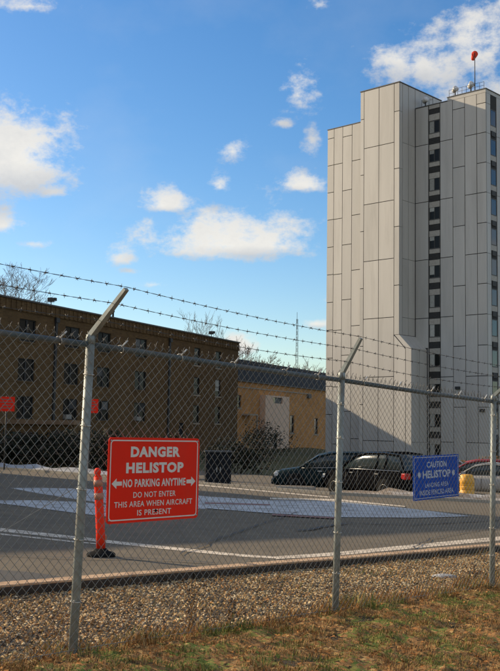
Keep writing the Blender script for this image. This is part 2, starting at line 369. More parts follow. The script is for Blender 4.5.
# lower parking strip beyond
mb = MB()
gx = [x * 1.0 for x in range(-4, 31)]; gy = [k * 1.0 for k in range(0, 24)]
vv = []
for k in gy:
    for x in gx:
        y = far_y(x) + 1.6 + k; vv.append((x, y, ter(x, y) + 0.03))
mb.add(vv, [(j * len(gx) + i, j * len(gx) + i + 1, (j + 1) * len(gx) + i + 1, (j + 1) * len(gx) + i) for j in range(len(gy) - 1) for i in range(len(gx) - 1)], 0, True)
struct(mb.build('parking_strip', MT['asphalt']))
sheet('dark_patch', [gp(-30, 571), gp(0, 571), gp(30, 573), gp(58, 577), gp(76, 583), gp(60, 587), (gp(20, 590)), gp(-30, 597)], 0.011, MT['asphalt2'])  # darker sheet laid over the asphalt near the kerb

def pix_poly(name, pts, m, e=0.011): return sheet(name, [gp(*p) for p in pts], e, m)
pix_poly('painted_marking', [(10, 488.4), (40, 488.2), (78, 489), (112, 490.5), (150, 492), (207, 496.8), (207, 509.4), (150, 508), (112, 504.5), (78, 500), (40, 494)], MT['paint'])
pix_poly('painted_marking', [(-40, 499), (0, 501), (40, 501), (78, 502.5), (112, 506), (150, 510), (176, 513), (150, 515), (112, 518), (78, 514), (40, 509), (0, 504)], MT['paint'], 0.015)
pix_poly('painted_marking', [(205, 497), (260, 500.5), (338, 502), (400, 508), (472, 517), (420, 518.5), (338, 518), (270, 514), (205, 509)], MT['paint'], 0.019)
pix_poly('painted_marking', [(205, 503), (270, 505), (270, 506.3), (205, 504.6)], MT['redline'], 0.023)
pix_poly('painted_marking', [(272, 515), (338, 518.6), (338, 520), (272, 516.6)], MT['redline'], 0.027)
pix_poly('painted_marking', [(270, 498.6), (338, 500), (405, 507), (405, 508), (338, 502), (270, 500.4)], MT['line'], 0.027)
pix_poly('painted_line', [(-60, 521), (0, 528.6), (75, 537), (118, 542), (190, 549.6), (240, 555), (276, 557.5), (276, 559.4), (240, 557.5), (190, 552.6), (118, 545), (75, 540), (0, 532), (-60, 525)], MT['line'])
pix_poly('painted_line', [(-60, 527.5), (0, 534), (75, 542), (100, 544.4), (100, 545.3), (75, 543.2), (0, 535.4), (-60, 529)], MT['line'])
pix_poly('painted_line', [(276, 557.2), (335, 553), (410, 545.5), (500, 537), (560, 531), (560, 534.4), (500, 541), (410, 549.5), (335, 556.6), (276, 560)], MT['line'])
pix_poly('painted_line', [(276, 561.4), (335, 558.4), (390, 553.5), (390, 554.4), (335, 559.6), (276, 562.6)], MT['redline'])
pix_poly('painted_line', [(150, 482), (201, 485), (330, 497), (330, 498), (201, 486), (150, 483)], MT['line'])

# tar-sealed cracks
def crack(pts, w):
    rd = random.Random(len(pts) * 7 + int(w * 1e4)); line = []
    for (p, q) in zip(pts, pts[1:]):
        p, q = gp(*p), gp(*q); n = max(2, int((q - p).length / .35))
        for k in range(n):
            c = p.lerp(q, k / n); line.append(Vector((c.x + rd.uniform(-.05, .05), c.y + rd.uniform(-.05, .05), 0)))
    l_, r_ = [], []
    for i, c in enumerate(line):
        d = (line[min(i + 1, len(line) - 1)] - line[max(i - 1, 0)]).normalized(); n = Vector((-d.y, d.x, 0)); ww = w * rd.uniform(.5, 1.4)
        l_.append(lift(c + n * ww, .031)); r_.append(lift(c - n * ww, .031))
    m = len(line); mb = MB(); mb.add(l_ + r_, [(i, i + 1, m + i + 1, m + i) for i in range(m - 1)])
    me = mb.mesh('tar_seam', MT['tar'])
    if me.polygons[0].normal.z < 0: me.flip_normals()
    struct(link('tar_seam', me))
crack([(-20, 556), (60, 560), (150, 561), (250, 568)], .018)
crack([(300, 532), (352, 524), (410, 526), (520, 520)], .035)
crack([(180, 556), (230, 536), (300, 512)], .014)
crack([(400, 560), (430, 540), (520, 524)], .014)

# kerb timbers, darkened for shade, with a pale top strip added as sunlight
kerb = struct(bpy.data.objects.new('kerb', None)); COL.objects.link(kerb)
ang = math.atan2(KD.y, KD.x)
for i in range(-4, 12):
    a = K0 + KD * (i * 2.4 + 0.01); b = K0 + KD * (i * 2.4 + 2.39)
    mb = MB()
    jit = random.uniform(-.008, .008)
    c = []
    for p in (a, b):
        for off in (0, -0.19):
            q = p + KN * (off + jit); z = T0(q.x, q.y)
            c += [Vector((q.x, q.y, z - 0.12)), Vector((q.x, q.y, z + 0.085 + jit))]
    mb.add(c, [(0, 4, 5, 1), (2, 3, 7, 6), (1, 5, 7, 3), (0, 2, 6, 4), (0, 1, 3, 2), (4, 6, 7, 5)])
    o = bevel_obj(mb.build('timber', MT['timber'], kerb), 0.012)
    bd = MB(); c2 = []
    for p in (a, b):
        for off in (-0.012, -0.20):
            q = p + KN * (off + jit); z = T0(q.x, q.y) + 0.0855 + jit
            c2 += [Vector((q.x, q.y, z)), Vector((q.x, q.y, z + 0.022))]
    bd.add(c2, [(0, 4, 5, 1), (2, 3, 7, 6), (1, 5, 7, 3), (0, 2, 6, 4), (0, 1, 3, 2), (4, 6, 7, 5)])
    bevel_obj(bd.build('sunlit_top', MT['lit_top'], o), 0.006)

# far kerb: concrete lengths along the far edge
fk = struct(bpy.data.objects.new('kerb', None)); COL.objects.link(fk)
def along(pts, step):
    res = []
    for (x0, y0), (x1, y1) in zip(pts, pts[1:]):
        d = math.hypot(x1 - x0, y1 - y0); n = max(1, int(d / step))
        for k in range(n): res.append(((x0 + (x1 - x0) * k / n, y0 + (y1 - y0) * k / n), (x0 + (x1 - x0) * (k + 1) / n, y0 + (y1 - y0) * (k + 1) / n)))
    return res
for (a, b) in along([(-16, 45.5), (-9, 41.3), (2.65, 32.6), (8, 31.8), (22, 29.9)], 3.0):
    a = Vector((*a, 0)); b = Vector((*b, 0)); d = (b - a).normalized(); nn = Vector((-d.y, d.x, 0)); a += d * .01; b -= d * .01
    c = []
    for p in (a, b):
        for off in (0, 0.16):
            q = p + nn * off; z = T0(q.x, q.y); c += [Vector((q.x, q.y, z - .3)), Vector((q.x, q.y, z + .10))]
    MB().add(c, [(0, 4, 5, 1), (2, 3, 7, 6), (1, 5, 7, 3), (0, 2, 6, 4), (0, 1, 3, 2), (4, 6, 7, 5)]).build('kerbstone', MT['concrete'], fk)

# low mounds of dirty snow and gravel beyond the far kerb
def mound(name, pts, wid, h, m, seed, z_off=0.0):
    mb = MB(); segs = along(pts, 0.5); line = [s[0] for s in segs] + [segs[-1][1]]; nc = 9; vs = []
    for i, (x, y) in enumerate(line):
        j0 = line[max(0, i - 1)]; j1 = line[min(len(line) - 1, i + 1)]
        d = Vector((j1[0] - j0[0], j1[1] - j0[1])).normalized(); nn = Vector((-d.y, d.x))
        e = min(1, min(i, len(line) - 1 - i) / 4.0)
        for k in range(nc):
            t = k / (nc - 1); q = Vector((x, y)) + nn * (0.2 + wid * t)
            hh = math.sin(math.pi * t) ** 0.8 * h * e * (0.55 + 0.9 * mnoise.noise((q.x * .9 + seed, q.y * .9, seed)) + 0.25 * mnoise.noise((q.x * 3, q.y * 3, seed)))
            vs.append((q.x, q.y, T0(q.x, q.y) - 0.22 * sstep(1.2, 3.0, q.y - far_y(q.x)) - 0.02 + max(0, hh) + z_off))
    mb.add(vs, [(i * nc + k, (i + 1) * nc + k, (i + 1) * nc + k + 1, i * nc + k + 1) for i in range(len(line) - 1) for k in range(nc - 1)], 0, True)
    me = mb.mesh(name, m)
    if me.polygons[10].normal.z < 0: me.flip_normals()
    return stuff(link(name, me))
mound('snow_bank', [(-26, 51.8), (-9, 41.3), (-5.0, 38.3)], 3.6, 0.42, MT['snow'], 3.1)
mound('gravel_mound', [(2.2, 33.0), (4, 32.4), (8, 31.8), (17, 30.6)], 2.3, 0.45, MT['mound'], 5.7)

# ------------------------------------------------------------------ residential tower
TA = R(-43); TL = Vector((14.984, 100.0, -1.9))
tw = thing('residential_tower', 'tall pale panel-clad tower block with a stepped roofline', 'tower', TL, TA)
ZO = 1.9                                                        # local z of world zero
P_ = 2.83
core = MB()
core.box((-9.70, 0.50, -1), (-4.96, 15, 34.0 + ZO))
core.box((-4.95, 0.07, -1), (-0.07, 15.2, 37.1 + ZO))
core.box((-0.06, P_ + .07, -1), (8.25, 15.1, 34.95 + ZO))
core.prism([(-0.06, -1), (1.36, -1), (1.36, 9.6 + ZO), (-0.06, 10.95 + ZO)], 0.07, P_ + .06)
core.build('frame_wall', MT['joint'], tw)
def panel_col(x0, x1, z0, z1, joints, yf, depth=0.09, G=0.035):
    zs = [z0] + sorted(j + ZO for j in joints if z0 + .3 < j + ZO < z1 - .3) + [z1]
    for a, b in zip(zs, zs[1:]):
        MB().box((x0 + G, yf, a + (G if a > z0 else 0)), (x1 - G, yf + depth, b - G)).build('panel', MT['panel'], tw)
J2 = [30.9 - 6.02 * k for k in range(5)] + [.35]; J2h = [33.9 - 6.02 * k for k in range(6)]; J1 = sorted(J2 + J2h)
H2 = [28.1 - 6.02 * k for k in range(5)]
TOPB, TOPR, TOPW = 37.1 + ZO, 34.95 + ZO, 34.0 + ZO
# left wing, set back half a metre
panel_col(-9.72, -8.80, 0, TOPW, [33.0 - 3.0 * k for k in range(11)], 0.41)
panel_col(-8.80, -7.63, 0, TOPW, [30.0 - 6.02 * k for k in range(6)], 0.41)
panel_col(-7.63, -6.37, 0, TOPW, [32.84 - 5.9 * k for k in range(6)], 0.41)
panel_col(-6.37, -4.97, 0, TOPW, [30.0 - 5.9 * k for k in range(6)], 0.41)
# projecting block front
panel_col(-4.97, -4.48, 0, TOPB, [34.1] + H2, 0.0)
panel_col(-4.48, -2.57, 0, TOPB, J2, 0.0)
panel_col(-2.57, -0.66, 0, TOPB, J2, 0.0)
panel_col(-0.66, 0.0, 11.05 + ZO, TOPB, [34.1] + H2, 0.0)
z2, z1 = 10.95 + ZO, 9.6 + ZO
mb = MB(); mb.prism([(-.625, 0), (.72, 0), (.72, z1 - .05), (-.625, z2 + .0)], 0.0, 0.09); mb.build('panel', MT['panel'], tw)
mb = MB(); mb.prism([(.79, 0), (1.43, 0), (1.43, z1), (0.0, z2 + .06), (-.54, z2 + .06), (.79, z1 + .0)], 0.0, 0.09); mb.build('panel', MT['panel'], tw)
def side_col(y0, y1, x, z0, z1, joints, G=0.035, d=0.09):       # panels on a face looking to +x
    zs = [z0] + sorted(j + ZO for j in joints if z0 + .3 < j + ZO < z1 - .3) + [z1]
    for a, b in zip(zs, zs[1:]):
        MB().box((x - d, y0 + G, a), (x, y1 - G, b - G)).build('panel', MT['panel'], tw)
side_col(0.055, 0.55, 0.0, z2 + .1, TOPB, [34.1] + H2)
side_col(0.55, 1.62, 0.0, z2 + .1, TOPB, J2)
side_col(1.62, P_ + .03, 0.0, z2 + .1, TOPB, J2)
side_col(P_ + .03, 8.0, 0.0, TOPR, TOPB, [])
side_col(0.055, 1.5, 1.43, 0, z1 - .03, [0.3])
side_col(1.5, P_ + .03, 1.43, 0, z1 - .03, [0.3])
for ya, yb in ((0.055, .9), (.93, 1.85), (1.88, P_ + .03)):      # sloped capping panels
    s2 = math.sqrt(.5)
    q = [(1.43, z1 - .02), (1.43 - .07, z1 - .09), (-.07, z2 - .03), (0.0, z2 + .06)]
    mb = MB(); mb.prism([(q[1][0], q[1][1]), (q[0][0], q[0][1]), (q[3][0], q[3][1]), (q[2][0], q[2][1])], ya, yb); mb.build('panel', MT['panel'], tw)
# recessed front
panel_col(0.05, 1.63, z1 + .2, TOPR, J2, P_)
panel_col(1.50, 1.63, 0, z1 + .2, [], P_)
panel_col(3.03, 4.51, 0, TOPR, J2, P_)
panel_col(4.51, 5.90, 0, TOPR, J2h, P_)
panel_col(5.90, 7.26, 0, TOPR, J2, P_)
panel_col(7.26, 8.30, 0, TOPR, J1, P_)
# right-hand face
side_col(P_ + .09, 3.72, 8.30, 0, TOPR, J1)
side_col(4.92, 6.6, 8.30, 0, TOPR, J2)
side_col(6.6, 8.0, 8.30, 0, TOPR, J2h)
for k in range(12):
    zc = 32.6 - 3.01 * k + ZO
    if zc < 1: continue
    if zc + .6 < TOPR:
        # window bay on the recessed front
        xa, xb = 1.72, 2.97
        fr = MB(); fr.box((xa, P_ + .02, zc - .68), (xb, P_ + .068, zc - .60)); fr.box((xa, P_ + .02, zc + .60), (xb, P_ + .068, zc + .68))
        fr.box((xa, P_ + .02, zc - .60), (xa + .06, P_ + .068, zc + .60)); fr.box((xb - .06, P_ + .02, zc - .60), (xb, P_ + .068, zc + .60))
        xm = xa + .62; fr.box((xm - .025, P_ + .02, zc - .60), (xm + .025, P_ + .068, zc + .60))
        f = fr.build('window_frame', MT['frame'], tw)
        MB().box((xm + .025, P_ + .05, zc - .6), (xb - .06, P_ + .066, zc + .6)).build('pane', MT['glass2'], f)
        bl = random.choice([.6, .6, .6, .45, .2, .6])
        if bl > 0: MB().box((xa + .06, P_ + .045, zc + .6 - 2 * bl), (xm - .025, P_ + .066, zc + .6)).build('blind', MT['blind'], f)
        if bl < .6: MB().box((xa + .06, P_ + .05, zc - .6), (xm - .025, P_ + .066, zc + .6 - 2 * bl)).build('pane', MT['glass2'], f)
        if k == 0: MB().box((xa, P_ + .015, zc + .70), (xb, P_ + .068, zc + 1.35)).build('spandrel', MT['spandrel'], tw); MB().box((xa, P_ + .015, zc + 1.95), (xb, P_ + .068, TOPR - .02)).build('spandrel', MT['spandrel'], tw)
        g_ = MB(); zl = zc - 1.47
        for q in range(5): g_.box((xa + .05, P_ + .03, zl - .26 + q * .11), (xb - .05, P_ + .068, zl - .26 + q * .11 + .06))
        g_.build('louvre', MT['louvre'], tw)
        MB().box((xa, P_ + .015, zl + .33), (xb, P_ + .068, zc - .70)).build('spandrel', MT['spandrel'], tw)
        MB().box((xa, P_ + .015, zl - .92), (xb, P_ + .068, zl - .34)).build('spandrel', MT['spandrel'], tw)
        # window bay on the right face
        ya, yb = 3.78, 4.86; X = 8.30
        fr = MB(); fr.box((X - .07, ya, zc - .80), (X - .02, yb, zc - .72)); fr.box((X - .07, ya, zc + .80), (X - .02, yb, zc + .88))
        fr.box((X - .07, ya, zc - .72), (X - .02, ya + .05, zc + .80)); fr.box((X - .07, yb - .05, zc - .72), (X - .02, yb, zc + .80))
        f = fr.build('window_frame', MT['frame'], tw)
        MB().box((X - .066, ya + .05, zc - .72), (X - .045, yb - .05, zc + .80)).build('pane', MT['glass'], f)
        MB().box((X - .07, ya + .1, zc - 1.85), (X + .04, yb - .25, zc - 1.35)).build('louvre', MT['louvre'], tw)
        MB().box((X - .07, ya, zc - 1.33), (X - .03, yb, zc - .81)).build('spandrel', MT['spandrel'], tw)
# copings
MB().box((-5.0, -.04, TOPB), (0.04, .30, TOPB + .10)).build('coping', MT['coping'], tw)
MB().box((-.30, .30, TOPB), (0.04, 8.0, TOPB + .10)).build('coping', MT['coping'], tw)
MB().box((-9.75, .38, TOPW), (-5.0, .7, TOPW + .08)).build('coping', MT['coping'], tw)
MB().box((0.045, P_ - .03, TOPR), (3.9, P_ + .3, TOPR + .08)).build('coping', MT['coping'], tw)
MB().box((3.9, P_ + .02, TOPR + .002), (8.27, 15, TOPR + .36)).build('parapet', MT['panel'], tw)
MB().box((3.86, P_ - .03, TOPR + .362), (8.34, P_ + .3, TOPR + .43)).build('coping', MT['coping'], tw)
MB().box((8.0, P_ + .3, TOPR + .362), (8.34, 15, TOPR + .43)).build('coping', MT['coping'], tw)
MB().box((-4.97, .7, TOPB + .0), (-.3, 15, TOPB + .05)).build('roof', MT['roofing'], tw)
# roof railing
rl = MB(); zt = TOPR + .43
for k in range(9):
    x = 4.0 + k * .5; rl.tube([(x, P_ + .2, zt), (x, P_ + .2, zt + .75)], .02, 5)
for zz in (.38, .74): rl.tube([(4.0, P_ + .2, zt + zz), (8.0, P_ + .2, zt + zz)], .018, 5)
rl.build('railing', MT['darkm'], tw)
rl = MB()
for k in range(4): x = .25 + k * .45; rl.tube([(x, P_ + .9, TOPR), (x, P_ + .9, TOPR + 1.1)], .02, 5)
rl.tube([(.25, P_ + .9, TOPR + 1.1), (1.6, P_ + .9, TOPR + .9)], .02, 5)
rl.build('railing', MT['darkm'], tw)
# wall vents and lamps on the tower
for x, z in ((5.02, 5.69), (7.72, 3.5)): MB().box((x - .25, P_ - .18, z + ZO - .14), (x + .25, P_ - .001, z + ZO + .14)).build('wall_light', MT['darkm'], tw)
def tw_pt(x, y, z): return tw.matrix_basis @ Vector((x, y, z))
TM = Matrix.Translation(TL) @ Matrix.Rotation(TA, 4, 'Z')
# roof floodlights (each stands on the roof)
def floodlight(p, label, sc=1.0):
    t = thing('roof_floodlight', label, 'floodlight', TM @ Vector(p), TA, 'floodlights on the tower roof')
    mb = MB(); mb.tube([(0, 0, 0), (0, 0, .55 * sc)], .05 * sc, 6); mb.box((-.22 * sc, -.14 * sc, 0), (.22 * sc, .14 * sc, .08 * sc)); mb.build('stand', MT['darkm'], t)
    mb = MB(); mb.lathe([(.06 * sc, -.30 * sc), (.17 * sc, -.24 * sc), (.2 * sc, 0), (.26 * sc, .16 * sc), (.02, .18 * sc)], 12)
    h = mb.build('lamp_head', MT['whitem'], t); h.location = (0, 0, .62 * sc); h.rotation_euler = (R(20), R(65), 0)
floodlight((4.55, P_ + .45, TOPR + .43), 'white floodlight at the left end of the tower roof railing', 1.25)
floodlight((6.35, P_ + .5, TOPR + .43), 'white floodlight beside the windsock pole on the tower roof', 1.35)
floodlight((0.9, P_ + .6, TOPR + .08), 'white floodlight low on the roof beside the tall tower block', 1.35)
ws = thing('windsock', 'red windsock drooping on a slim pole on the tower roof', 'windsock', TM @ Vector((6.75, P_ + .6, TOPR + .40)), 0)
MB().tube([(0, 0, 0), (0, 0, 4.0)], [.05, .035], 6).build('pole', MT['darkm'], ws)
mb = MB(); hoop = []
mb.tube([(0, 0, 4.05), (.02, .08, 4.07), (.02, .30, 4.0), (-.02, .55, 3.84), (-.04, .72, 3.70)], [.30, .33, .29, .22, .17], 14); mb.build('sock', MT['windsock'], ws)
MB().tube([(0, 0, 4.0), (0, -.01, 4.36)], .03, 6).build('hoop', MT['darkm'], ws)
MB().box((-.28, -.28, 0), (.28, .28, .12)).build('base', MT['concrete'], ws)

# ------------------------------------------------------------------ long brown brick building
BA = math.atan2(1.0, .45); BL = Vector((-1.41, 124.0, -2.4)); BO = 2.4
bb = thing('brick_building', 'long three-storey dark brown brick building with a flat roof', 'building', BL, BA)
ROOF = 12.05 + BO
dbl = [-59.5, -54.3, -49.0, -42.8, -36.1, -30.7, -23.7]; nar = [-11.1, -5.6]
rows = [9.45, 6.1, 2.9]
holes = []
for t in dbl:
    for z in rows: holes.append((t - 1.15, t + 1.15, z + BO - .95, z + BO + .95))
for t in nar:
    for z in rows: holes.append((t - .75, t + .75, z + BO - 1.0, z + BO + 1.0))
holes.append((-15.2, -14.0, .2 + BO - 2, 1.9 + BO))
BX0 = -78.0
mb = MB(); wall(mb, BX0, 0, 0, ROOF - 1.05, holes, 0, .2)
mb.add([(0, 0, 0), (0, 13, 0), (0, 13, ROOF), (0, 0, ROOF)], [(0, 1, 2, 3)]); mb.add([(BX0, 0, 0), (BX0, 13, 0), (BX0, 13, ROOF), (BX0, 0, ROOF)], [(3, 2, 1, 0)])
mb.add([(BX0, 13, 0), (0, 13, 0), (0, 13, ROOF), (BX0, 13, ROOF)], [(3, 2, 1, 0)])
mb.build('wall', MT['brick'], bb)
mb = MB(); mb.box((BX0, -.10, ROOF - 1.05), (0.02, .3, ROOF - .14)); mb.build('parapet', MT['brick'], bb)
mb = MB()
for k in range(110):
    x = -.4 - k * .7; mb.box((x - .12, -.16, ROOF - 1.0), (x + .12, -.101, ROOF - .2))
stuff(mb.build('brick_rib', MT['brick'], bb))
MB().box((BX0, -.24, ROOF - .14), (.12, .5, ROOF)).build('coping', MT['coping'], bb)
MB().add([(BX0, .5, ROOF - .3), (0, .5, ROOF - .3), (0, 13, ROOF - .3), (BX0, 13, ROOF - .3)], [(0, 1, 2, 3)]).build('roof', MT['roofing'], bb)
for h in holes[:-1]:
    a, b, c, d = h; w_ = b - a
    fr = MB(); y0, y1 = .10, .16
    fr.box((a, y0, c), (b, y1, c + .08)); fr.box((a, y0, d - .08), (b, y1, d)); fr.box((a, y0, c + .08), (a + .08, y1, d - .08)); fr.box((b - .08, y0, c + .08), (b, y1, d - .08))
    mid = (a + b) / 2; zm = (c + d) / 2 + .1
    if w_ > 2: fr.box((mid - .09, y0, c + .08), (mid + .09, y1, d - .08))
    fr.box((a + .08, y0 + .01, zm - .04), (b - .08, y1 - .01, zm + .04))
    f = fr.build('window_frame', MT['dframe'], bb)
    MB().box((a + .02, .165, c + .02), (b - .02, .185, d - .02)).build('pane', MT['glass2'], f)
    rr = random.random()
    if w_ > 2:
        if rr < .3: MB().box((a + .09, .125, zm + .04 - random.choice([0, .3])), (mid - .09, .158, d - .08)).build('blind', MT['bblind'], f)
        if rr > .65: MB().box((mid + .09, .125, zm + .04), (b - .08, .158, d - .08)).build('blind', MT['bblind'], f)
        if rr > .8: MB().box((a + .15, -.28, c + .08), (mid - .15, .12, c + .48)).build('air_conditioner', MT['wframe'], f)
    elif abs(a + 6.35) < .1 and 4 < (c - BO) < 6:
        MB().box((a + .12, .125, zm - .45), (b - .3, .158, d - .08)).build('blind', MT['blind'], f)
    MB().box((a - .12, -.06, c - .14), (b + .12, .1, c - .002)).build('sill', MT['brick'] if w_ > 2 else MT['stone'], f)
MB().box((-15.15, .12, BO - 1.8), (-14.05, .18, BO + 1.88)).build('door', MT['cabinet'], bb)
for t in (-64.5, -38.8, -17.8):
    mb = MB(); mb.box((t - .14, -.17, 0), (t + .14, -.012, ROOF - 1.06)); mb.box((t - .25, -.3, ROOF - 1.5), (t + .25, -.17, ROOF - 1.1)); mb.build('downpipe', MT['darkm'], bb)
BM = Matrix.Translation(BL) @ Matrix.Rotation(BA, 4, 'Z')
def roof_unit(t, label, kind):
    o = thing('roof_floodlight' if kind == 0 else 'roof_vent', label, 'floodlight' if kind == 0 else 'vent', BM @ Vector((t, .12, ROOF)), BA)
    if kind == 0:
        o['group'] = 'floodlights on the brick roof edge'
        MB().tube([(0, 0, 0), (0, 0, .45)], .06, 6).build('stand', MT['darkm'], o)
        o.scale = (.72, .72, .72)
        h = MB(); h.box((-.42, -.30, .42), (.30, .30, .92)); h.box((.30, -.36, .60), (.72, .36, .98)); bevel_obj(h.build('lamp_head', MT['darkm'], o), .05)
    else:
        MB().lathe([(.10, 0), (.10, .5), (.16, .52), (.16, .66), (.05, .7)], 10).build('pipe', MT['darkm'], o)
roof_unit(-39.4, 'dark floodlight on the brick roof edge left of the left fence post', 0)
roof_unit(-7.4, 'dark floodlight near the right end of the brick roof edge', 0)
roof_unit(-29.1, 'thin vent pipe on the brick roof just right of the left post arm', 1)

# off to the left, an unseen building added so its roof shades the car park
WA = math.atan2(.76, .65)
bw = thing('shadow_block', 'unseen brown brick block added left of the car park for its shadow', 'building', (-15.8, 34.3, -1.2), WA)
mb = MB(); wall(mb, -22, 0, 0, 12.5, [(-20 + 4 * i - .7, -20 + 4 * i + .7, 1.2 + 3.3 * j, 3.0 + 3.3 * j) for i in range(5) for j in range(3)], 0, .2)
mb.add([(0, 0, 0), (0, 22, 0), (0, 22, 12.5), (0, 0, 12.5)], [(0, 1, 2, 3)]); mb.add([(-22, 0, 0), (-22, 22, 0), (-22, 22, 12.5), (-22, 0, 12.5)], [(3, 2, 1, 0)])
mb.add([(-22, 22, 0), (0, 22, 0), (0, 22, 12.5), (-22, 22, 12.5)], [(3, 2, 1, 0)]); mb.build('wall', MT['brick'], bw)
for i in range(5):
    for j in range(3):
        x = -20 + 4 * i; MB().box((x - .68, .12, 1.22 + 3.3 * j), (x + .68, .17, 2.98 + 3.3 * j)).build('window', MT['glass'], bw)
MB().box((-22.2, -.2, 12.5), (.2, 22.2, 12.7)).build('roof', MT['roofing'], bw)

# ------------------------------------------------------------------ tan brick annex
AL = BL + Matrix.Rotation(BA, 3, 'Z') @ Vector((.13, .35, 0))
ax = thing('brick_annex', 'low tan brick annex with a dark mansard roof beside the tower', 'building', AL, BA)
EV = 7.35 + BO
ah = [(.3, 1.7, 3.9 + BO, 5.5 + BO), (18.2, 19.8, .8 + BO, 3.3 + BO), (28.0, 29.5, .6 + BO, 3.0 + BO)]
mb = MB(); wall(mb, 0, 40, 0, EV, ah, 0, .25)
mb.add([(40, 0, 0), (40, 14, 0), (40, 14, EV), (40, 0, EV)], [(0, 1, 2, 3)]); mb.add([(40, 14, 0), (0, 14, 0), (0, 14, EV), (40, 14, EV)], [(0, 1, 2, 3)])
mb.build('wall', MT['brick2'], ax)
for a, b, c, d in ah:
    fr = MB(); fr.box((a, .12, c), (b, .18, c + .1)); fr.box((a, .12, d - .1), (b, .18, d)); fr.box((a, .12, c + .1), (a + .1, .18, d - .1)); fr.box((b - .1, .12, c + .1), (b, .18, d - .1))
    fr.box((a + .1, .125, (c + d) / 2 - .05), (b - .1, .175, (c + d) / 2 + .05))
    f = fr.build('window_frame', MT['frame'], ax); MB().box((a + .02, .19, c + .02), (b - .02, .21, d - .02)).build('pane', MT['glass'], f)
    MB().box((a - .15, -.08, c - .16), (b + .15, .12, c - .002)).build('sill', MT['stone'], f)
MB().box((.1, -.10, 6.45 + BO), (26, -.001, 6.6 + BO)).build('stone_course', MT['stone'], ax)
MB().box((24.7, -.3, 5.9 + BO), (25.9, -.001, 6.5 + BO)).build('wall_light', MT['frame'], ax)
# canopy over the side entrance
mb = MB(); mb.box((1.9, -1.2, 3.0 + BO), (4.3, -.001, 3.2 + BO)); mb.box((4.1, -1.2, .5 + BO), (4.3, -1.0, 3.0 + BO)); mb.build('entrance_canopy', MT['stone'], ax)
# mansard: overlapping slate strips on a sloping deck
nstr = 14
for k in range(nstr):
    xa, xb = k * 40 / nstr, (k + 1) * 40 / nstr
    MB().add([(xa + .03, -.25, EV), (xb - .03, -.25, EV), (xb - .03, .55, EV + 2.75), (xa + .03, .55, EV + 2.75), (xa + .03, .2, EV), (xb - .03, .2, EV), (xb - .03, .9, EV + 2.75), (xa + .03, .9, EV + 2.75)],
             [(0, 1, 2, 3), (0, 4, 5, 1), (1, 5, 6, 2), (3, 2, 6, 7), (0, 3, 7, 4)]).build('roof_panel', MT['slate'], ax)
mb = MB(); mb.add([(0, .0, EV - .01), (40, .0, EV - .01), (40, .75, EV + 2.7), (0, .75, EV + 2.7), (0, 14, EV + 2.7), (40, 14, EV + 2.7), (0, 14, EV), (40, 14, EV)], [(0, 1, 2, 3), (3, 2, 5, 4), (0, 3, 4, 6), (1, 7, 5, 2)])
mb.build('roof', MT['roofing'], ax)
MB().box((0, -.32, EV - .12), (40, -.02, EV - .012)).build('eaves_board', MT['coping'], ax)
# pale stair bay
mb = MB(); bz0, bz1 = BO - 2.4, 5.75 + BO
hl = [(10.2, 13.4, 4.75 + BO, 5.55 + BO), (10.5, 11.8, -1.3 + BO, .75 + BO)]
wall(mb, 7.55, 15.9, bz0, bz1, hl, -.8, .3)
mb.add([(15.9, -.8, bz0), (15.9, 0, bz0), (15.9, 0, bz1), (15.9, -.8, bz1)], [(0, 1, 2, 3)]); mb.add([(7.55, -.8, bz0), (7.55, 0, bz0), (7.55, 0, bz1), (7.55, -.8, bz1)], [(3, 2, 1, 0)])
mb.add([(7.55, -.8, bz1), (15.9, -.8, bz1), (15.9, 0, bz1), (7.55, 0, bz1)], [(0, 1, 2, 3)])
bay = mb.build('stair_bay', MT['stucco'], ax)
MB().box((10.22, -.58, 4.77 + BO), (11.3, -.52, 5.53 + BO)).build('pane', MT['glass'], bay)
MB().box((11.35, -.60, 4.77 + BO), (13.38, -.52, 5.53 + BO)).build('louvre', MT['frame'], bay)
MB().box((10.55, -.62, -1.3 + BO), (11.75, -.52, .73 + BO)).build('door', MT['cabinet'], bay)
MB().box((12.4, -.9, -.2 + BO), (13.6, -.801, .05 + BO)).build('wall_light', MT['darkm'], bay)

# ------------------------------------------------------------------ radio mast far behind
ms = thing('radio_mast', 'slender lattice radio mast far behind the tan annex', 'mast', (10.35, 220, -2))
mb = MB(); H_ = 27.5
for k in range(3):
    a = 2 * math.pi * k / 3; mb.tube([(.5 * math.cos(a), .5 * math.sin(a), 0), (.18 * math.cos(a), .18 * math.sin(a), H_)], .06, 4)
mb.build('leg', MT['darkm'], ms)
mb = MB()
for j in range(22):
    z0, z1_ = j * H_ / 22, (j + 1) * H_ / 22
    for k in range(3):
        a, b = 2 * math.pi * k / 3, 2 * math.pi * (k + 1) / 3; ra = .5 - .32 * j / 22; rb = .5 - .32 * (j + 1) / 22
        mb.tube([(ra * math.cos(a), ra * math.sin(a), z0), (rb * math.cos(b), rb * math.sin(b), z1_)], .035, 3)
mb.build('bracing', MT['darkm'], ms)
MB().tube([(0, 0, H_ - .3), (0, 0, H_ + 1.5)], .05, 4).build('antenna', MT['darkm'], ms)

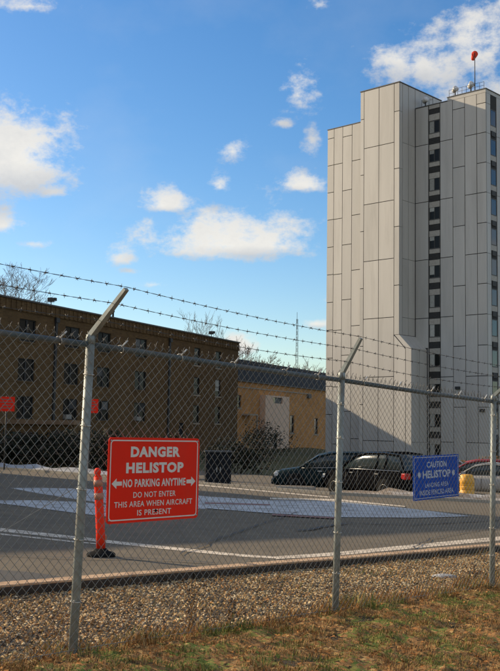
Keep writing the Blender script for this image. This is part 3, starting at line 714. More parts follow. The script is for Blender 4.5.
# ------------------------------------------------------------------ trees and shrubs
def bare_tree(loc, h, label, seed, spread=.55, rmin=.02, depth=6):
    rd = random.Random(seed)
    t = thing('bare_tree', label, 'tree', loc, 0, 'bare winter trees behind the buildings')
    trunk = MB(); br = MB()
    def grow(p, d, length, rad, lev):
        pts = [p]; dd = d.copy()
        for i in range(4):
            dd = (dd + Vector((rd.uniform(-.16, .16), rd.uniform(-.16, .16), rd.uniform(-.05, .12)))).normalized(); pts.append(pts[-1] + dd * length / 4)
        r1 = max(rmin, rad * .62)
        (trunk if lev == 0 else br).tube(pts, [rad + (r1 - rad) * i / 4 for i in range(5)], 7 if lev < 2 else (4 if lev < 4 else 3), cap=lev == 0)
        if lev >= depth: return
        n = 3 if lev < 2 else rd.choice([2, 3, 3])
        for k in range(n):
            q = pts[-1] if k == 0 else pts[rd.choice([2, 3, 3, 4])]
            side = Vector((rd.gauss(0, 1), rd.gauss(0, 1), rd.uniform(-.1, .5))); side = (side - dd * side.dot(dd)).normalized()
            ang_ = rd.uniform(.25, spread + .3) if k else rd.uniform(.05, .3)
            grow(q, (dd * math.cos(ang_) + side * math.sin(ang_)).normalized(), length * rd.uniform(.62, .82), max(rmin, r1 * (.85 if k == 0 else .62)), lev + 1)
    grow(Vector((0, 0, -.3)), Vector((0, 0, 1)), h * .30, h * .02, 0)
    trunk.build('trunk', MT['bark'], t); br.build('crown', MT['twig'], t)
    k = h / max(v[2] for v in br.v); t.scale = (k, k, k)
    return t
bare_tree((-26.6, 108, -1.5), 20.9, 'bare spreading tree above the left end of the brick roof', 5, .7, .011, 8)
bare_tree((-9.8, 148, -1.5), 20.3, 'bare tree tip showing above the middle of the brick roof', 9, .5, .012, 7)
bare_tree((.2, 172, -1.5), 17.6, 'bare bushy tree behind the annex roof next to the brick corner', 12, .8, .022, 7)
bare_tree((5.0, 178, -1.5), 15.6, 'low bare tree behind the annex roof near the radio mast', 15, .8, .022, 7)

def leaf_cloud(n, fn, size, seed, mats, up_bias=0.0):
    r_ = np.random.default_rng(seed); c = fn(r_, n)
    a = r_.normal(size=(n, 3)); a /= np.linalg.norm(a, axis=1)[:, None]; b = np.cross(a, r_.normal(size=(n, 3))); b /= np.linalg.norm(b, axis=1)[:, None]
    s = size * r_.uniform(.5, 1.3, n)[:, None]
    v = np.stack([c - a * s - b * s * .4, c + a * s * .2 - b * s * .55, c + a * s + b * s * .1, c + a * s * .1 + b * s * .55], 1).reshape(-1, 3)
    return v, np.arange(4 * n).reshape(n, 4), r_.integers(0, len(mats), n)
SHRUB_MATS = [MT['ever'], MT['ever'], MT['ever'], MT['bark']]
def shrub(loc, w, d, h, label, seed, mats=None, n=2600, group='dark shrubs below the brick building', leaf=.07, name='shrub'):
    t = thing(name, label, 'shrub', loc, 0, group)
    mats = mats or SHRUB_MATS
    rd = random.Random(seed)
    lobes = [(rd.uniform(-.36, .36) * w, rd.uniform(-.3, .3) * d, rd.uniform(.25, .72) * h, rd.uniform(.2, .34)) for _ in range(9)]
    def fn(r_, n):
        li = r_.integers(0, len(lobes), n); L_ = np.array(lobes)[li]
        q = r_.normal(size=(n, 3)); q /= np.linalg.norm(q, axis=1)[:, None]; q *= r_.uniform(.55, 1.0, n)[:, None]
        p = L_[:, :3] + q * L_[:, 3:4] * np.array([w, d, h * .95]); p[:, 2] = np.clip(p[:, 2], .02, None); return p
    v, f, mi = leaf_cloud(n, fn, leaf, seed, mats)
    link('crown', big_mesh('crown', v, f, mi, mats), t)
    st = MB()
    for k in range(9):
        a = rd.uniform(0, 6.28); l_ = lobes[k]
        st.tube([(0.1 * math.cos(a) * w, .1 * math.sin(a) * d, -.05), (l_[0] * .6, l_[1] * .6, l_[2] * .5), (l_[0], l_[1], l_[2])], [.035, .025, .012], 4)
    st.build('stem', MT['bark'], t); return t
SH = [(-14.6, 54.0, 4.2, 2.2, 'dark shrub mass at the left picture edge under the red square sign'),
      (-12.4, 52.5, 3.8, 2.1, 'dark shrub under the pale wooden rail, right of the leftmost shrub'),
      (-10.2, 50.5, 3.6, 2.3, 'dark shrub just left of the left fence post'),
      (-7.9, 49.0, 3.4, 2.4, 'dark shrub showing between the left fence post and the red danger sign'),
      (-5.9, 48.0, 3.4, 2.2, 'dark shrub seen above the left half of the danger sign'),
      (-3.9, 47.0, 3.2, 2.3, 'dark shrub seen above the right half of the danger sign'),
      (-.6, 60.0, 3.6, 2.6, 'tall dark shrub behind the utility cabinet'),
      (1.2, 92.0, 5.6, 4.0, 'large dark shrub at the foot of the tan annex, left of the pale bay')]
for i, (x, y, w, h, lb) in enumerate(SH): shrub((x, y, ter(x, y)), w, w * .7, h, lb, 40 + i, n=3000, leaf=.09)
DB = [(13.6, 75, 2.6, 1.5, 'dry brown bush at the tower foot left of the blue sign'), (16.2, 76, 2.4, 1.3, 'dry brown bush seen just above the blue sign'),
      (18.6, 74, 2.8, 1.7, 'tan dry bush above the red and silver cars'), (20.9, 75, 2.2, 1.9, 'dry bush at the tower foot by the right fence post')]
for i, (x, y, w, h, lb) in enumerate(DB):
    shrub((x, y, ter(x, y)), w, w * .7, h, lb, 80 + i, [MT['drybrush'], MT['gr_straw'], MT['gr_brown']], 1500, 'dry bushes at the tower foot', .08)

# retaining wall with timber rail, under the brick building
rw = thing('retaining_wall', 'low dark retaining wall with a pale wooden rail below the brick building', 'wall', (-18.0, 62, ter(-18, 62)), R(-28))
mb = MB(); mb.box((-12, 0, -.5), (9, .4, 2.25)); mb.build('wall_body', MT['brick'], rw)
MB().box((-12.1, -.15, 2.25), (9.1, .5, 2.5)).build('rail', MT['wood'], rw)

# distant red signs on posts
def small_sign(px, py, d, label, rz):
    q = EYE + pix_dir(px, py) * (d / pix_dir(px, py).y); g0 = ter(q.x, q.y)
    t = thing('red_notice', label, 'sign', (q.x, q.y, g0), rz, 'distant red notices')
    MB().box((-.33, -.02, q.z - g0 - .30), (.33, .0, q.z - g0 + .30)).build('panel', MT['red'], t)
    MB().tube([(0, .03, -.3), (0, .03, q.z - g0 + .34)], .03, 8).build('post', MT['darkm'], t)
    for k, wv in enumerate((.44, .52, .36, .46)):
        MB().box((-wv / 2, -.023, q.z - g0 + .17 - k * .12), (wv / 2, -.0205, q.z - g0 + .21 - k * .12)).build('lettering', MT['redline'], t)
small_sign(6.5, 404, 41.5, 'red square notice on a post at the left picture edge', R(12))
small_sign(90.5, 406, 43, 'red square notice half hidden behind the left fence post', R(8))

uc = thing('utility_cabinet', 'dark double-door utility cabinet standing beyond the car park', 'cabinet', (-1.15, 39.3, ter(-1.15, 39.3)), R(6))
mb = MB(); mb.box((-.5, 0, -.1), (.5, .6, 1.36)); bevel_obj(mb.build('body', MT['cabinet'], uc), .02)
for s in (-1, 1):
    d_ = MB(); d_.box((min(s * .03, s * .46), -.03, .1), (max(s * .03, s * .46), -.002, 1.28)); dd = d_.build('door', MT['cabinet'], uc)
    MB().box((s * .07 - .015, -.055, .6), (s * .07 + .015, -.031, .8)).build('handle', MT['hub'], dd)
MB().box((-.54, -.06, 1.361), (.54, .64, 1.42)).build('top', MT['darkm'], uc)

# ------------------------------------------------------------------ parked cars
PAINT = {}
def paint(name, c, rough=.38, spec=.25):
    m = mat(name, c, rough, tuple(x * .92 for x in c), 2, 4, spec=spec); m.node_tree.nodes['Principled BSDF'].inputs['Coat Weight'].default_value = 0.0
    return m
def loft(mb, secs, mi=0, caps=True):                            # secs: list of rings with equal counts
    n = len(secs[0]); vs = [p for s_ in secs for p in s_]
    fs = [(i * n + k, (i + 1) * n + k, (i + 1) * n + (k + 1) % n, i * n + (k + 1) % n) for i in range(len(secs) - 1) for k in range(n)]
    if caps: fs += [tuple(range(n)), tuple(range(len(secs) * n - 1, (len(secs) - 1) * n - 1, -1))]
    mb.add(vs, fs, mi, True)
def car(loc, rz, label, color, style, Ln=4.6, Wd=1.78, Ht=1.46, pal=None):
    t = thing('parked_car', label, 'car', loc, rz, 'cars parked beyond the helistop')
    hw = Wd / 2; f = Ln / 2
    bel = Ht * .62
    if style == 'sedan':  st = [(-f, .40, .62, .80), (-f + .12, .28, bel - .05, .93), (-f + .75, .2, bel + .02, 1.0), (-f + 1.5, .2, bel, 1.0), (f - 1.6, .2, bel - .03, 1.0), (f - 1.2, .2, bel - .07, .99), (f - .35, .22, bel - .20, .94), (f - .08, .28, .60, .86), (f, .36, .52, .78)]
    else:                 st = [(-f, .38, bel - .08, .86), (-f + .1, .28, bel, .95), (-f + .75, .2, bel + .02, 1.0), (-f + 1.5, .2, bel, 1.0), (f - 1.5, .2, bel - .02, 1.0), (f - 1.1, .2, bel - .04, .99), (f - .3, .22, bel - .16, .94), (f - .07, .28, .64, .86), (f, .36, .54, .78)]
    secs = []
    for x, zb, zt, k in st:
        w = hw * k; h = zt - zb
        secs.append([(x, -w * .86, zb), (x, -w * .98, zb + h * .22), (x, -w, zb + h * .55), (x, -w * .965, zb + h * .86), (x, -w * .88, zt), (x, -w * .4, zt + .025), (x, w * .4, zt + .025), (x, w * .88, zt), (x, w * .965, zb + h * .86), (x, w, zb + h * .55), (x, w * .98, zb + h * .22), (x, w * .86, zb)])
    body = MB(); loft(body, secs); pm = pal
    body.build('body', pm, t)
    # glasshouse
    if style == 'sedan': gs = [(-f + .62, bel + .0, .84), (-f + 1.28, Ht - .06, .66), (-f + 1.9, Ht - .01, .68), (f - 2.25, Ht - .02, .68), (f - 1.78, Ht - .12, .67), (f - 1.12, bel - .06, .84)]
    else:                gs = [(-f + .10, bel + .0, .86), (-f + .42, Ht - .06, .70), (-f + 1.2, Ht, .72), (f - 2.3, Ht - .02, .71), (f - 1.75, Ht - .14, .70), (f - 1.02, bel - .03, .85)]
    sec = []
    for x, z, k in gs:
        zb = bel - .08; w = hw * .87; wt = hw * k
        sec.append([(x, -w, zb), (x, -(w + (wt - w) * (z - zb) / max(.01, Ht - zb)) , max(z - .05, zb + .005)), (x, -wt * .9 if z > bel + .1 else -w * .9, max(z, zb + .01)), (x, wt * .9 if z > bel + .1 else w * .9, max(z, zb + .01)), (x, (w + (wt - w) * (z - zb) / max(.01, Ht - zb)), max(z - .05, zb + .005)), (x, w, zb)])
    gh = MB(); loft(gh, sec); gh.build('window', MT['carglass'], t)
    # roof skin, pillars
    rf = MB(); top = [g for g in gs if g[1] > Ht - .15]
    sec2 = [[(x, -hw * k * .96, z - .035), (x, -hw * k * .85, z + .012), (x, hw * k * .85, z + .012), (x, hw * k * .96, z - .035)] for x, z, k in top]
    loft(rf, sec2); rf.build('roof', pm, t)
    for s in (-1, 1):
        pl = MB()
        def P(i, bl): x, z, k = gs[i]; zz = z - .05; w = hw * .87; wt = hw * k; return (x, s * ((w + (wt - w) * (zz - bel + .08) / max(.01, Ht - bel + .08)) + .008), zz)
        pl.tube([(gs[0][0], s * hw * .875, bel), P(1, 0), P(2, 0), P(3, 0), P(4, 0), (gs[5][0], s * hw * .875, bel - .04)], .032, 5)
        for xx in ((gs[2][0] + gs[3][0]) / 2 - .15, (gs[1][0] + gs[2][0]) / 2 + .25):
            pl.tube([(xx, s * hw * .885, bel - .02), (xx - .04, s * (hw * .70 + .012), Ht - .05)], .032, 5)
        pl.build('pillar', pm, t)
        MB().box((gs[5][0] - .35, s * hw * 1.0 - .02 if s > 0 else s * hw - .18, bel - .02), (gs[5][0] - .18, s * hw + .18 if s > 0 else s * hw + .02, bel + .14)).build('mirror', pm, t)
        tr = MB(); tr.tube([(gs[0][0] + .1, s * hw * .985, bel - .01), (0, s * hw * .985, bel - .01), (gs[5][0] - .1, s * hw * .985, bel - .04)], .014, 5); tr.build('trim', MT['hub'], t)
        for xx in (f - 1.45, .12, -f + 1.42):
            sm = MB(); sm.tube([(xx, s * hw * .995, .30), (xx, s * hw * 1.003, .56), (xx - .02, s * hw * .985, bel - .06)], .011, 4); sm.build('door_seam', MT['darkm'], t)
        for xx in (.35, -.95): MB().box((xx, s * hw * .985 - .015, bel - .17), (xx + .18, s * hw * .985 + .03, bel - .13)).build('handle', MT['hub'], t)
        hl = MB(); hl.box((f - .22, min(s * .46, s * .78) * hw / .89, .60), (f - .04, max(s * .46, s * .78) * hw / .89, .76)); bevel_obj(hl.build('headlight', MT['headl'], t), .03)
        tl = MB(); tl.box((-f - .01, min(s * .55, s * .84) * hw / .89, bel - .30), (-f + .2, max(s * .55, s * .84) * hw / .89, bel - .08)); bevel_obj(tl.build('tail_light', MT['taill'], t), .03)
    bp = MB(); bp.box((f - .15, -hw * .80, .30), (f + .07, hw * .80, .50)); bevel_obj(bp.build('bumper', pm, t), .05)
    bp = MB(); bp.box((-f - .07, -hw * .84, .36), (-f + .15, hw * .84, .58)); bevel_obj(bp.build('bumper', pm, t), .05)
    MB().box((f - .02, -.45, .54), (f + .02, .45, .66)).build('grille', MT['darkm'], t)
    MB().box((-f - .09, -.24, .62), (-f + .02, .24, .74)).build('number_plate', MT['plate'], t)
    for xx in (-f + .95, f - .88):
        for s in (-1, 1):
            y = s * (hw - .055)
            w = MB(); w.lathe([(.20, -.10), (.29, -.10), (.325, -.06), (.325, .06), (.29, .10), (.20, .10)], 18); o = w.build('wheel', MT['rubber'], t)
            o.location = (xx, y, .325); o.rotation_euler = (R(90), 0, 0)
            r_ = MB(); r_.lathe([(.03, -.085), (.19, -.09), (.205, -.112), (.205, .112), (.19, .09), (.03, .085)], 14); r_.build('rim', MT['hub'], o)
            a_ = MB(); a_.lathe([(.36, -.03), (.38, 0), (.36, .03)], 18); arch = a_.build('wheel_arch', MT['rubber'], t); arch.location = (xx, s * (hw + .0), .36); arch.rotation_euler = (R(90), 0, 0)
    return t
def place(px, Y): d = pix_dir(px, 470); x = d.x / d.y * Y; return (x, Y, ter(x, Y) + .034)
p_teal = paint('teal_black_paint', (.009, .020, .023), .4, .06); p_blk = paint('black_paint', (.007, .007, .008), .45, .0); p_red = paint('red_paint', (.32, .02, .02)); p_sil = paint('silver_paint', (.42, .40, .37)); p_grn = paint('pale_green_paint', (.42, .50, .44)); p_wht = paint('white_paint', (.68, .67, .64))
car(place(331, 39.6), R(176), 'dark teal wagon facing left, in front of the tan annex', None, 'wagon', 4.5, 1.78, 1.58, p_teal)
car(place(377, 37.4), R(128), 'black wagon with its rear turned to the fence, left of the blue sign', None, 'wagon', 4.4, 1.80, 1.66, p_blk)
car(place(474, 49), R(170), 'red car seen between the blue sign and the right post', None, 'wagon', 4.3, 1.74, 1.50, p_red)
car(place(487, 44), R(158), 'silver sedan behind the yellow drum and the right post', None, 'sedan', 4.5, 1.74, 1.40, p_sil)
car(place(522, 50), R(170), 'pale green car at the right picture edge', None, 'wagon', 4.6, 1.8, 1.55, p_grn)
car(place(440, 52), R(172), 'white car mostly hidden behind the blue sign', None, 'sedan', 4.5, 1.76, 1.45, p_wht)

dr = thing('traffic_drum', 'yellow plastic drum beside the blue sign, in front of the silver car', 'drum', (0, 0, 0))
q = place(467, 40.6); dr.location = q
MB().lathe([(.28, .0), (.31, .06), (.31, .22), (.29, .24), (.29, .46), (.30, .48), (.27, .70), (.26, .86), (.20, .9)], 18).build('body', MT['drum'], dr)
for zz in (.30, .56): MB().lathe([(.294, zz), (.298, zz + .02), (.298, zz + .12), (.294, zz + .14)], 18).build('band', MT['drum'], dr)
MB().lathe([(.38, 0), (.38, .05), (.30, .07)], 18).build('base', MT['rubber'], dr)
# parking bumper / low concrete wall under the teal car
pb = thing('parking_barrier', 'low concrete barrier in front of the dark teal wagon', 'barrier', (1.75, 36.6, ter(1.75, 36.6) - .05), R(-16))
mb = MB()
mb.prism([(-.8, 0), (.72, 0), (.70, .34), (-.76, .34)], -.10, .16); bevel_obj(mb.build('block', MT['concrete'], pb), .03)
MB().box((-.72, -.07, .341), (.66, .13, .36)).build('cap', MT['stone'], pb)

# ------------------------------------------------------------------ flexible marker post
mk = thing('delineator_post', 'bright orange-red flexible marker post on a black rubber base', 'marker post', lift((-1.80, 12.55), .006), R(20))
mb = MB(); mb.lathe([(.175, 0), (.18, .03), (.16, .05), (.10, .065), (.065, .10)], 20)
bs = mb.build('base', MT['rubber'], mk)
lean = lambda z: (-.075 * (z / 1.07) ** 1.3, 0.0, z)
mb = MB(); mb.tube([lean(z) for z in (.10, .3, .6, .86, .98)], [.056, .056, .054, .052, .05], 14); mb.build('tube', MT['orange'], mk)
for za, zb in ((.70, .78), (.86, .94)): MB().tube([lean(za), lean(zb)], .0575, 14).build('reflective_band', MT['reflect'], mk)
mb = MB(); mb.tube([lean(.97), lean(1.0), lean(1.02), lean(1.06), lean(1.085)], [.05, .03, .042, .042, .02], 14); mb.build('top', MT['orange'], mk)
MB().box((.035, -.02, .20), (.062, .02, .26)).build('latch', MT['reflect'], mk)

# ------------------------------------------------------------------ chain-link fence
FA = 0.8621; FDv = Vector((math.cos(FA), math.sin(FA), 0)); FNv = Vector((FDv.y, -FDv.x, 0))   # along, towards the camera
F0 = Vector((-1.141, 6.776, 0)); SP = 2.967; FH = 2.13; SLOPE = -.0368
fc = thing('chain_link_fence', 'galvanized chain-link fence topped with three strands of barbed wire', 'fence', (F0.x, F0.y, .02), FA)
# local frame: x along the fence, -y towards the camera, z up
LEAN = .0355
def fl(s, z, y=0.0): return Vector((s + LEAN * z, y, SLOPE * s + z))
ARM = [(-1, .33, .31), (0, .335, .30), (1, .20, .315), (2, .33, .29), (3, .33, .31)]
tips = {}
for k, ay, az in ARM:
    s = k * SP
    p = MB(); p.tube([fl(s, -.25), fl(s, 1.0), fl(s, FH)], .0305, 16); po = p.build('post', MT['galv'], fc)
    c = MB(); a0 = fl(s, FH - .03)
    c.tube([fl(s, FH - .05), fl(s, FH - .012), fl(s, FH + .012), fl(s, FH + .03)], [.0345, .0345, .03, .012], 14); c.build('post_cap', MT['galv'], po)
    ar = MB(); b0 = fl(s, FH + .005); tip = b0 + Vector((LEAN * az, -ay, az)); ax_ = (tip - b0).normalized()
    side = Vector((1, 0, 0)); nn = ax_.cross(side).normalized()
    vs = []
    for q, w, dth in ((b0, .024, .018), (tip, .017, .012)):
        vs += [q - side * w - nn * dth, q + side * w - nn * dth, q + side * w + nn * dth, q - side * w + nn * dth]
    ar.add(vs, [(0, 1, 5, 4), (1, 2, 6, 5), (2, 3, 7, 6), (3, 0, 4, 7), (4, 5, 6, 7), (3, 2, 1, 0)])
    ar.build('extension_arm', MT['galv'], po)
    tips[k] = (b0, tip)
    for zz in (.35, .72, 1.12, 1.5, 1.86):                       # wire ties round the post
        o = MB(); z_ = zz + random.uniform(-.06, .06); ring = [fl(s, z_ + .004 * math.sin(a)) + Vector((.036 * math.cos(a), .036 * math.sin(a), 0)) for a in [i * 2 * math.pi / 10 for i in range(11)]]
        o.tube(ring, .0032, 5); o.tube([ring[6], ring[6] + Vector((-.02, -.02, .018))], .0035, 5); o.build('tie_wire', MT['alu'], po)
RZ = FH - .055
for k in range(-1, 3):
    a, b = k * SP + .036, (k + 1) * SP - .036
    MB().tube([fl(a, RZ), fl((a + b) / 2, RZ - .008), fl(b, RZ)], .021, 12).build('top_rail', MT['rail'], fc)
    for q in range(5):                                            # twisted aluminium ties
        s = a + (q + .5) * (b - a) / 5 + random.uniform(-.08, .08)
        o = MB(); ring = [fl(s + .004 * i, RZ) + Vector((0, .026 * math.cos(t), .026 * math.sin(t))) for i, t in enumerate([j * 2 * math.pi / 9 + .6 for j in range(10)])]
        o.tube(ring, .0034, 5)
        o.tube([fl(s, RZ) + Vector((0, -.026, .012)), fl(s + .02, RZ) + Vector((0, -.034, .04)), fl(s + .045, RZ) + Vector((0, -.034, .062))], .0062, 5)
        o.build('tie_wire', MT['alu'], fc)
# barbed strands
for frac in (.30, .66, 1.0):
    mb = MB(); path = []
    ks = sorted(tips)
    for k0, k1 in zip(ks, ks[1:]):
        A = tips[k0][0].lerp(tips[k0][1], frac); B = tips[k1][0].lerp(tips[k1][1], frac)
        n = 120
        for i in range(n):
            t = i / n; p = A.lerp(B, t); p.z -= .022 * 4 * t * (1 - t) * (1 if frac > .5 else 1.3); path.append(p)
    path.append(tips[ks[-1]][0].lerp(tips[ks[-1]][1], frac))
    for ph in (0, math.pi):
        mb.tube([p + Vector((0, math.cos(i * .9 + ph), math.sin(i * .9 + ph))) * .0016 + Vector((0, 0, .014)) for i, p in enumerate(path)], .0016, 4)
    for i in range(3, len(path), 5):
        p = path[i] + Vector((0, 0, .014)); a = random.uniform(0, 3.1)
        mb.tube([p - Vector((.010, 0, 0)), p + Vector((.009, 0, 0))], .0042, 6)
        for j in range(2):
            e = Vector((random.uniform(-.5, .5), math.cos(a + j * 1.5), math.sin(a + j * 1.5))).normalized() * .017
            mb.tube([p + Vector((.005 * (j * 2 - 1), 0, 0)) - e, p + Vector((.005 * (j * 2 - 1), 0, 0)) + e], .0016, 4)
    mb.build('barbed_wire', MT['barb'], fc)
# chain-link fabric: interlocked zigzag wires
pitch = .0355; nw = int((4 * SP) / pitch); zt0 = .03; nseg = int((FH - .0 - zt0) / pitch); FY = -.036
sj = np.cumsum(np.full(nw, pitch)) - SP; ring = np.array([(1, 0), (0, 1), (-1, 0), (0, -1)]) * np.array([.0019 * 1.4, .0019])
vs_, fs_ = [], []
zz = zt0 + np.arange(nseg + 1) * pitch
for i in range(nw):
    par = (np.arange(nseg + 1) + i) % 2
    x = sj[i] + par * pitch + np.where(par, .0015, -.0015)
    yb = FY + np.where(par, .0018, -.0018)
    bulge = .010 * math.sin(sj[i] * 1.9) * np.sin(zz * 1.4) + .006 * np.sin(sj[i] * 5.1 + zz * 2.3)
    X = x + LEAN * zz + .004 * np.sin(zz * 3 + sj[i] * 2.1) ; Y = yb - np.abs(bulge); Z = zz + SLOPE * x + .004 * np.sin(sj[i] * 2.7 + zz * 1.3)
    P3 = np.stack([X, Y, Z], 1)
    o = len(vs_) * (nseg + 1) * 4
    rg = np.zeros((nseg + 1, 4, 3)); rg[:, :, 0] = ring[:, 0]; rg[:, :, 1] = ring[:, 1]
    vs_.append((P3[:, None, :] + rg).reshape(-1, 3))
    b = np.arange(nseg) * 4
    q = np.stack([np.stack([b + k, b + (k + 1) % 4, b + 4 + (k + 1) % 4, b + 4 + k], 1) for k in range(4)], 1).reshape(-1, 4) + o
    fs_.append(q)
v = np.concatenate(vs_); f = np.concatenate(fs_)
stuff(link('chain_link_mesh', big_mesh('chain_link_mesh', v, f, np.zeros(len(f)), [MT['wire']]), fc))
mb = MB()
for i in range(1 - nseg % 2, nw, 2):                              # twisted barbs along the top edge
    s = sj[i] + pitch; z0_ = zt0 + nseg * pitch - .01
    if s < -SP + .05: continue
    h = random.uniform(.03, .052); b0 = fl(s, z0_ - .02, FY)
    bend = random.uniform(-.012, .012)
    mb.tube([b0, b0 + Vector((.002, 0, h * .5)), b0 + Vector((bend + .004, -.004, h)), b0 + Vector((bend * 2 + .014, -.006, h + .016))], .0021, 4)
    mb.tube([b0 + Vector((.004, 0, 0)), b0 + Vector((-.002, .003, h * .5)), b0 + Vector((bend - .008, .003, h * .92))], .0018, 4)
stuff(mb.build('selvage_barb', MT['barb'], fc))
MB().tube([fl(s * .3, .05 + .004 * math.sin(s), FY + .006) for s in range(-9, 30)], .0028, 5).build('tension_wire', MT['wire'], fc)
# a loose truss wire running down to the left of the first post
MB().tube([fl(-.03, 1.13, -.02), fl(-.28, 1.02, -.05), fl(-.62, .86, -.055), fl(-1.0, .70, -.05)], .0024, 5).build('brace_wire', MT['wire'], fc)

# ------------------------------------------------------------------ signs wired to the fence
def text_mesh(body, w, h, cx, cz, m, bold=.0, space=1.0, y=-.0045, parent=None, shear=0.0):
    cu = bpy.data.curves.new('lettering', 'FONT'); cu.body = body; cu.size = 1.0; cu.align_x = 'CENTER'; cu.offset = bold; cu.resolution_u = 3; cu.space_character = space; cu.space_word = 1.0
    o = bpy.data.objects.new('lettering_curve', cu); COL.objects.link(o)
    bpy.context.view_layer.update()
    dg = bpy.context.evaluated_depsgraph_get(); me = bpy.data.meshes.new_from_object(o.evaluated_get(dg))
    COL.objects.unlink(o); bpy.data.objects.remove(o); bpy.data.curves.remove(cu)
    co = np.array([v.co[:] for v in me.vertices]); mn, mx_ = co.min(0), co.max(0)
    sx, sz = w / (mx_[0] - mn[0]), h / (mx_[1] - mn[1])
    n = np.stack([(co[:, 0] - (mn[0] + mx_[0]) / 2) * sx + cx, np.full(len(co), y), (co[:, 1] - (mn[1] + mx_[1]) / 2) * sz + cz], 1)
    me.vertices.foreach_set('co', n.astype(np.float32).ravel()); me.materials.clear(); me.materials.append(m); me.update()
    me.name = 'lettering'
    return link('lettering', me, parent)
def round_rect(w, h, r, n=6):
    pts = []
    for cx, cz, a0 in ((w / 2 - r, -h / 2 + r, -90), (w / 2 - r, h / 2 - r, 0), (-w / 2 + r, h / 2 - r, 90), (-w / 2 + r, -h / 2 + r, 180)):
        for k in range(n + 1): a = R(a0 + 90 * k / n); pts.append((cx + r * math.cos(a), cz + r * math.sin(a)))
    return pts
def border(w, h, r, t, m, parent, y=-.0045):
    a = round_rect(w, h, r); b = round_rect(w - 2 * t, h - 2 * t, max(.004, r - t)); n = len(a)
    mb = MB(); mb.add([(x, y, z) for x, z in a] + [(x, y, z) for x, z in b], [(i, (i + 1) % n, (i + 1) % n + n, i + n) for i in range(n)])
    return mb.build('border', m, parent)
def fence_pt(s, z, y): return Matrix.Translation((F0.x, F0.y, .02)) @ Matrix.Rotation(FA, 4, 'Z') @ fl(s, z, y)
def sign_frame(o, s, z, y, roll=0.0, pitch=0.0):
    o.location = fence_pt(s, z, y); o.rotation_euler = (pitch, roll, FA); return o

# danger sign, 0.91 x 0.60 m, hung on the camera side of the mesh
ds = thing('danger_sign', 'red danger helistop sign with white lettering wired to the fence', 'sign')
sign_frame(ds, .612, 1.17, FY - .03, R(.5), R(0))
DW, DH_ = .905, .590
mb = MB(); mb.prism(round_rect(DW, DH_, .03), -.0035, 0.0015); mb.build('panel', MT['red'], ds)
border(DW - .035, DH_ - .035, .03, .0085, MT['letter'], ds)
text_mesh('DANGER', .49, .075, .0, .195, MT['letter'], .05, 1.12, parent=ds)
text_mesh('HELISTOP', .57, .075, .0, .083, MT['letter'], .05, 1.12, parent=ds)
text_mesh('NO PARKING ANYTIME', .62, .056, .0, -.023, MT['letter'], .03, 1.08, parent=ds)
text_mesh('DO NOT ENTER', .42, .040, -.0, -.105, MT['letter'], .012, 1.08, parent=ds)
text_mesh('THIS AREA WHEN AIRCRAFT', .77, .040, -.0, -.168, MT['letter'], .012, 1.08, parent=ds)
text_mesh('IS PRESENT', .335, .040, .0, -.230, MT['letter'], .012, 1.08, parent=ds)
for s in (-1, 1):
    mb = MB(); X = s * .37
    pts = [(X + s * .045, 0), (X, .036), (X, .014), (X - s * .05, .014), (X - s * .05, -.014), (X, -.014), (X, -.036)]
    if s > 0: pts = pts[::-1]
    mb.add([(x, -.0045, z - .023) for x, z in pts], [tuple(range(len(pts)))][0:1]); mb.build('arrow', MT['letter'], ds)
MB().lathe([(.006, -.0), (.005, .004)], 10).build('bolt', MT['rubber'], ds).matrix_basis = Matrix.Translation((.012, -.004, -.222)) @ Matrix.Rotation(R(90), 4, 'X') @ Matrix.Scale(1.6, 4)
for sx in (-1, 1):
    for sz in (-1, 1):
        MB().lathe([(.008, 0), (.006, .004), (.002, .005)], 10).build('bolt', MT['hub'], ds).matrix_basis = Matrix.Translation((sx * .43, -.0036, sz * .272)) @ Matrix.Rotation(R(90), 4, 'X')

# caution sign behind the mesh
cs = thing('caution_sign', 'blue caution helistop sign wired behind the mesh near the right post', 'sign')
sign_frame(cs, 4.71, 1.222, .012, R(-.8))
BW_, BH_ = .92, .445
mb = MB(); mb.prism(round_rect(BW_, BH_, .012), -.0035, .0015); mb.build('panel', MT['blue'], cs)
border(BW_ - .03, BH_ - .03, .012, .006, MT['bletter'], cs)
text_mesh('CAUTION', .40, .062, .0, .128, MT['bletter'], .028, 1.02, parent=cs)
text_mesh('HELISTOP', .56, .078, .0, .030, MT['bletter'], .035, 1.02, parent=cs)
text_mesh('LANDING AREA', .47, .046, .0, -.078, MT['bletter'], .008, 1.04, parent=cs)
text_mesh('INSIDE FENCED AREA', .68, .050, .0, -.152, MT['bletter'], .012, 1.04, parent=cs)
for s in (-1, 1):
    mb = MB(); pts = []
    for k in range(20):
        a = 2 * math.pi * k / 20; r_ = .036 if k % 2 == 0 else .024; pts.append((s * .345 + r_ * math.cos(a), .030 + r_ * math.sin(a)))
    mb.add([(x, -.0045, z) for x, z in pts], [tuple(range(20))]); mb.build('star', MT['bletter'], cs)
for sx in (-1, 1):
    for sz in (-1, 1):
        MB().lathe([(.008, 0), (.006, .004), (.002, .005)], 10).build('bolt', MT['hub'], cs).matrix_basis = Matrix.Translation((sx * .435, -.0036, sz * .205)) @ Matrix.Rotation(R(90), 4, 'X')

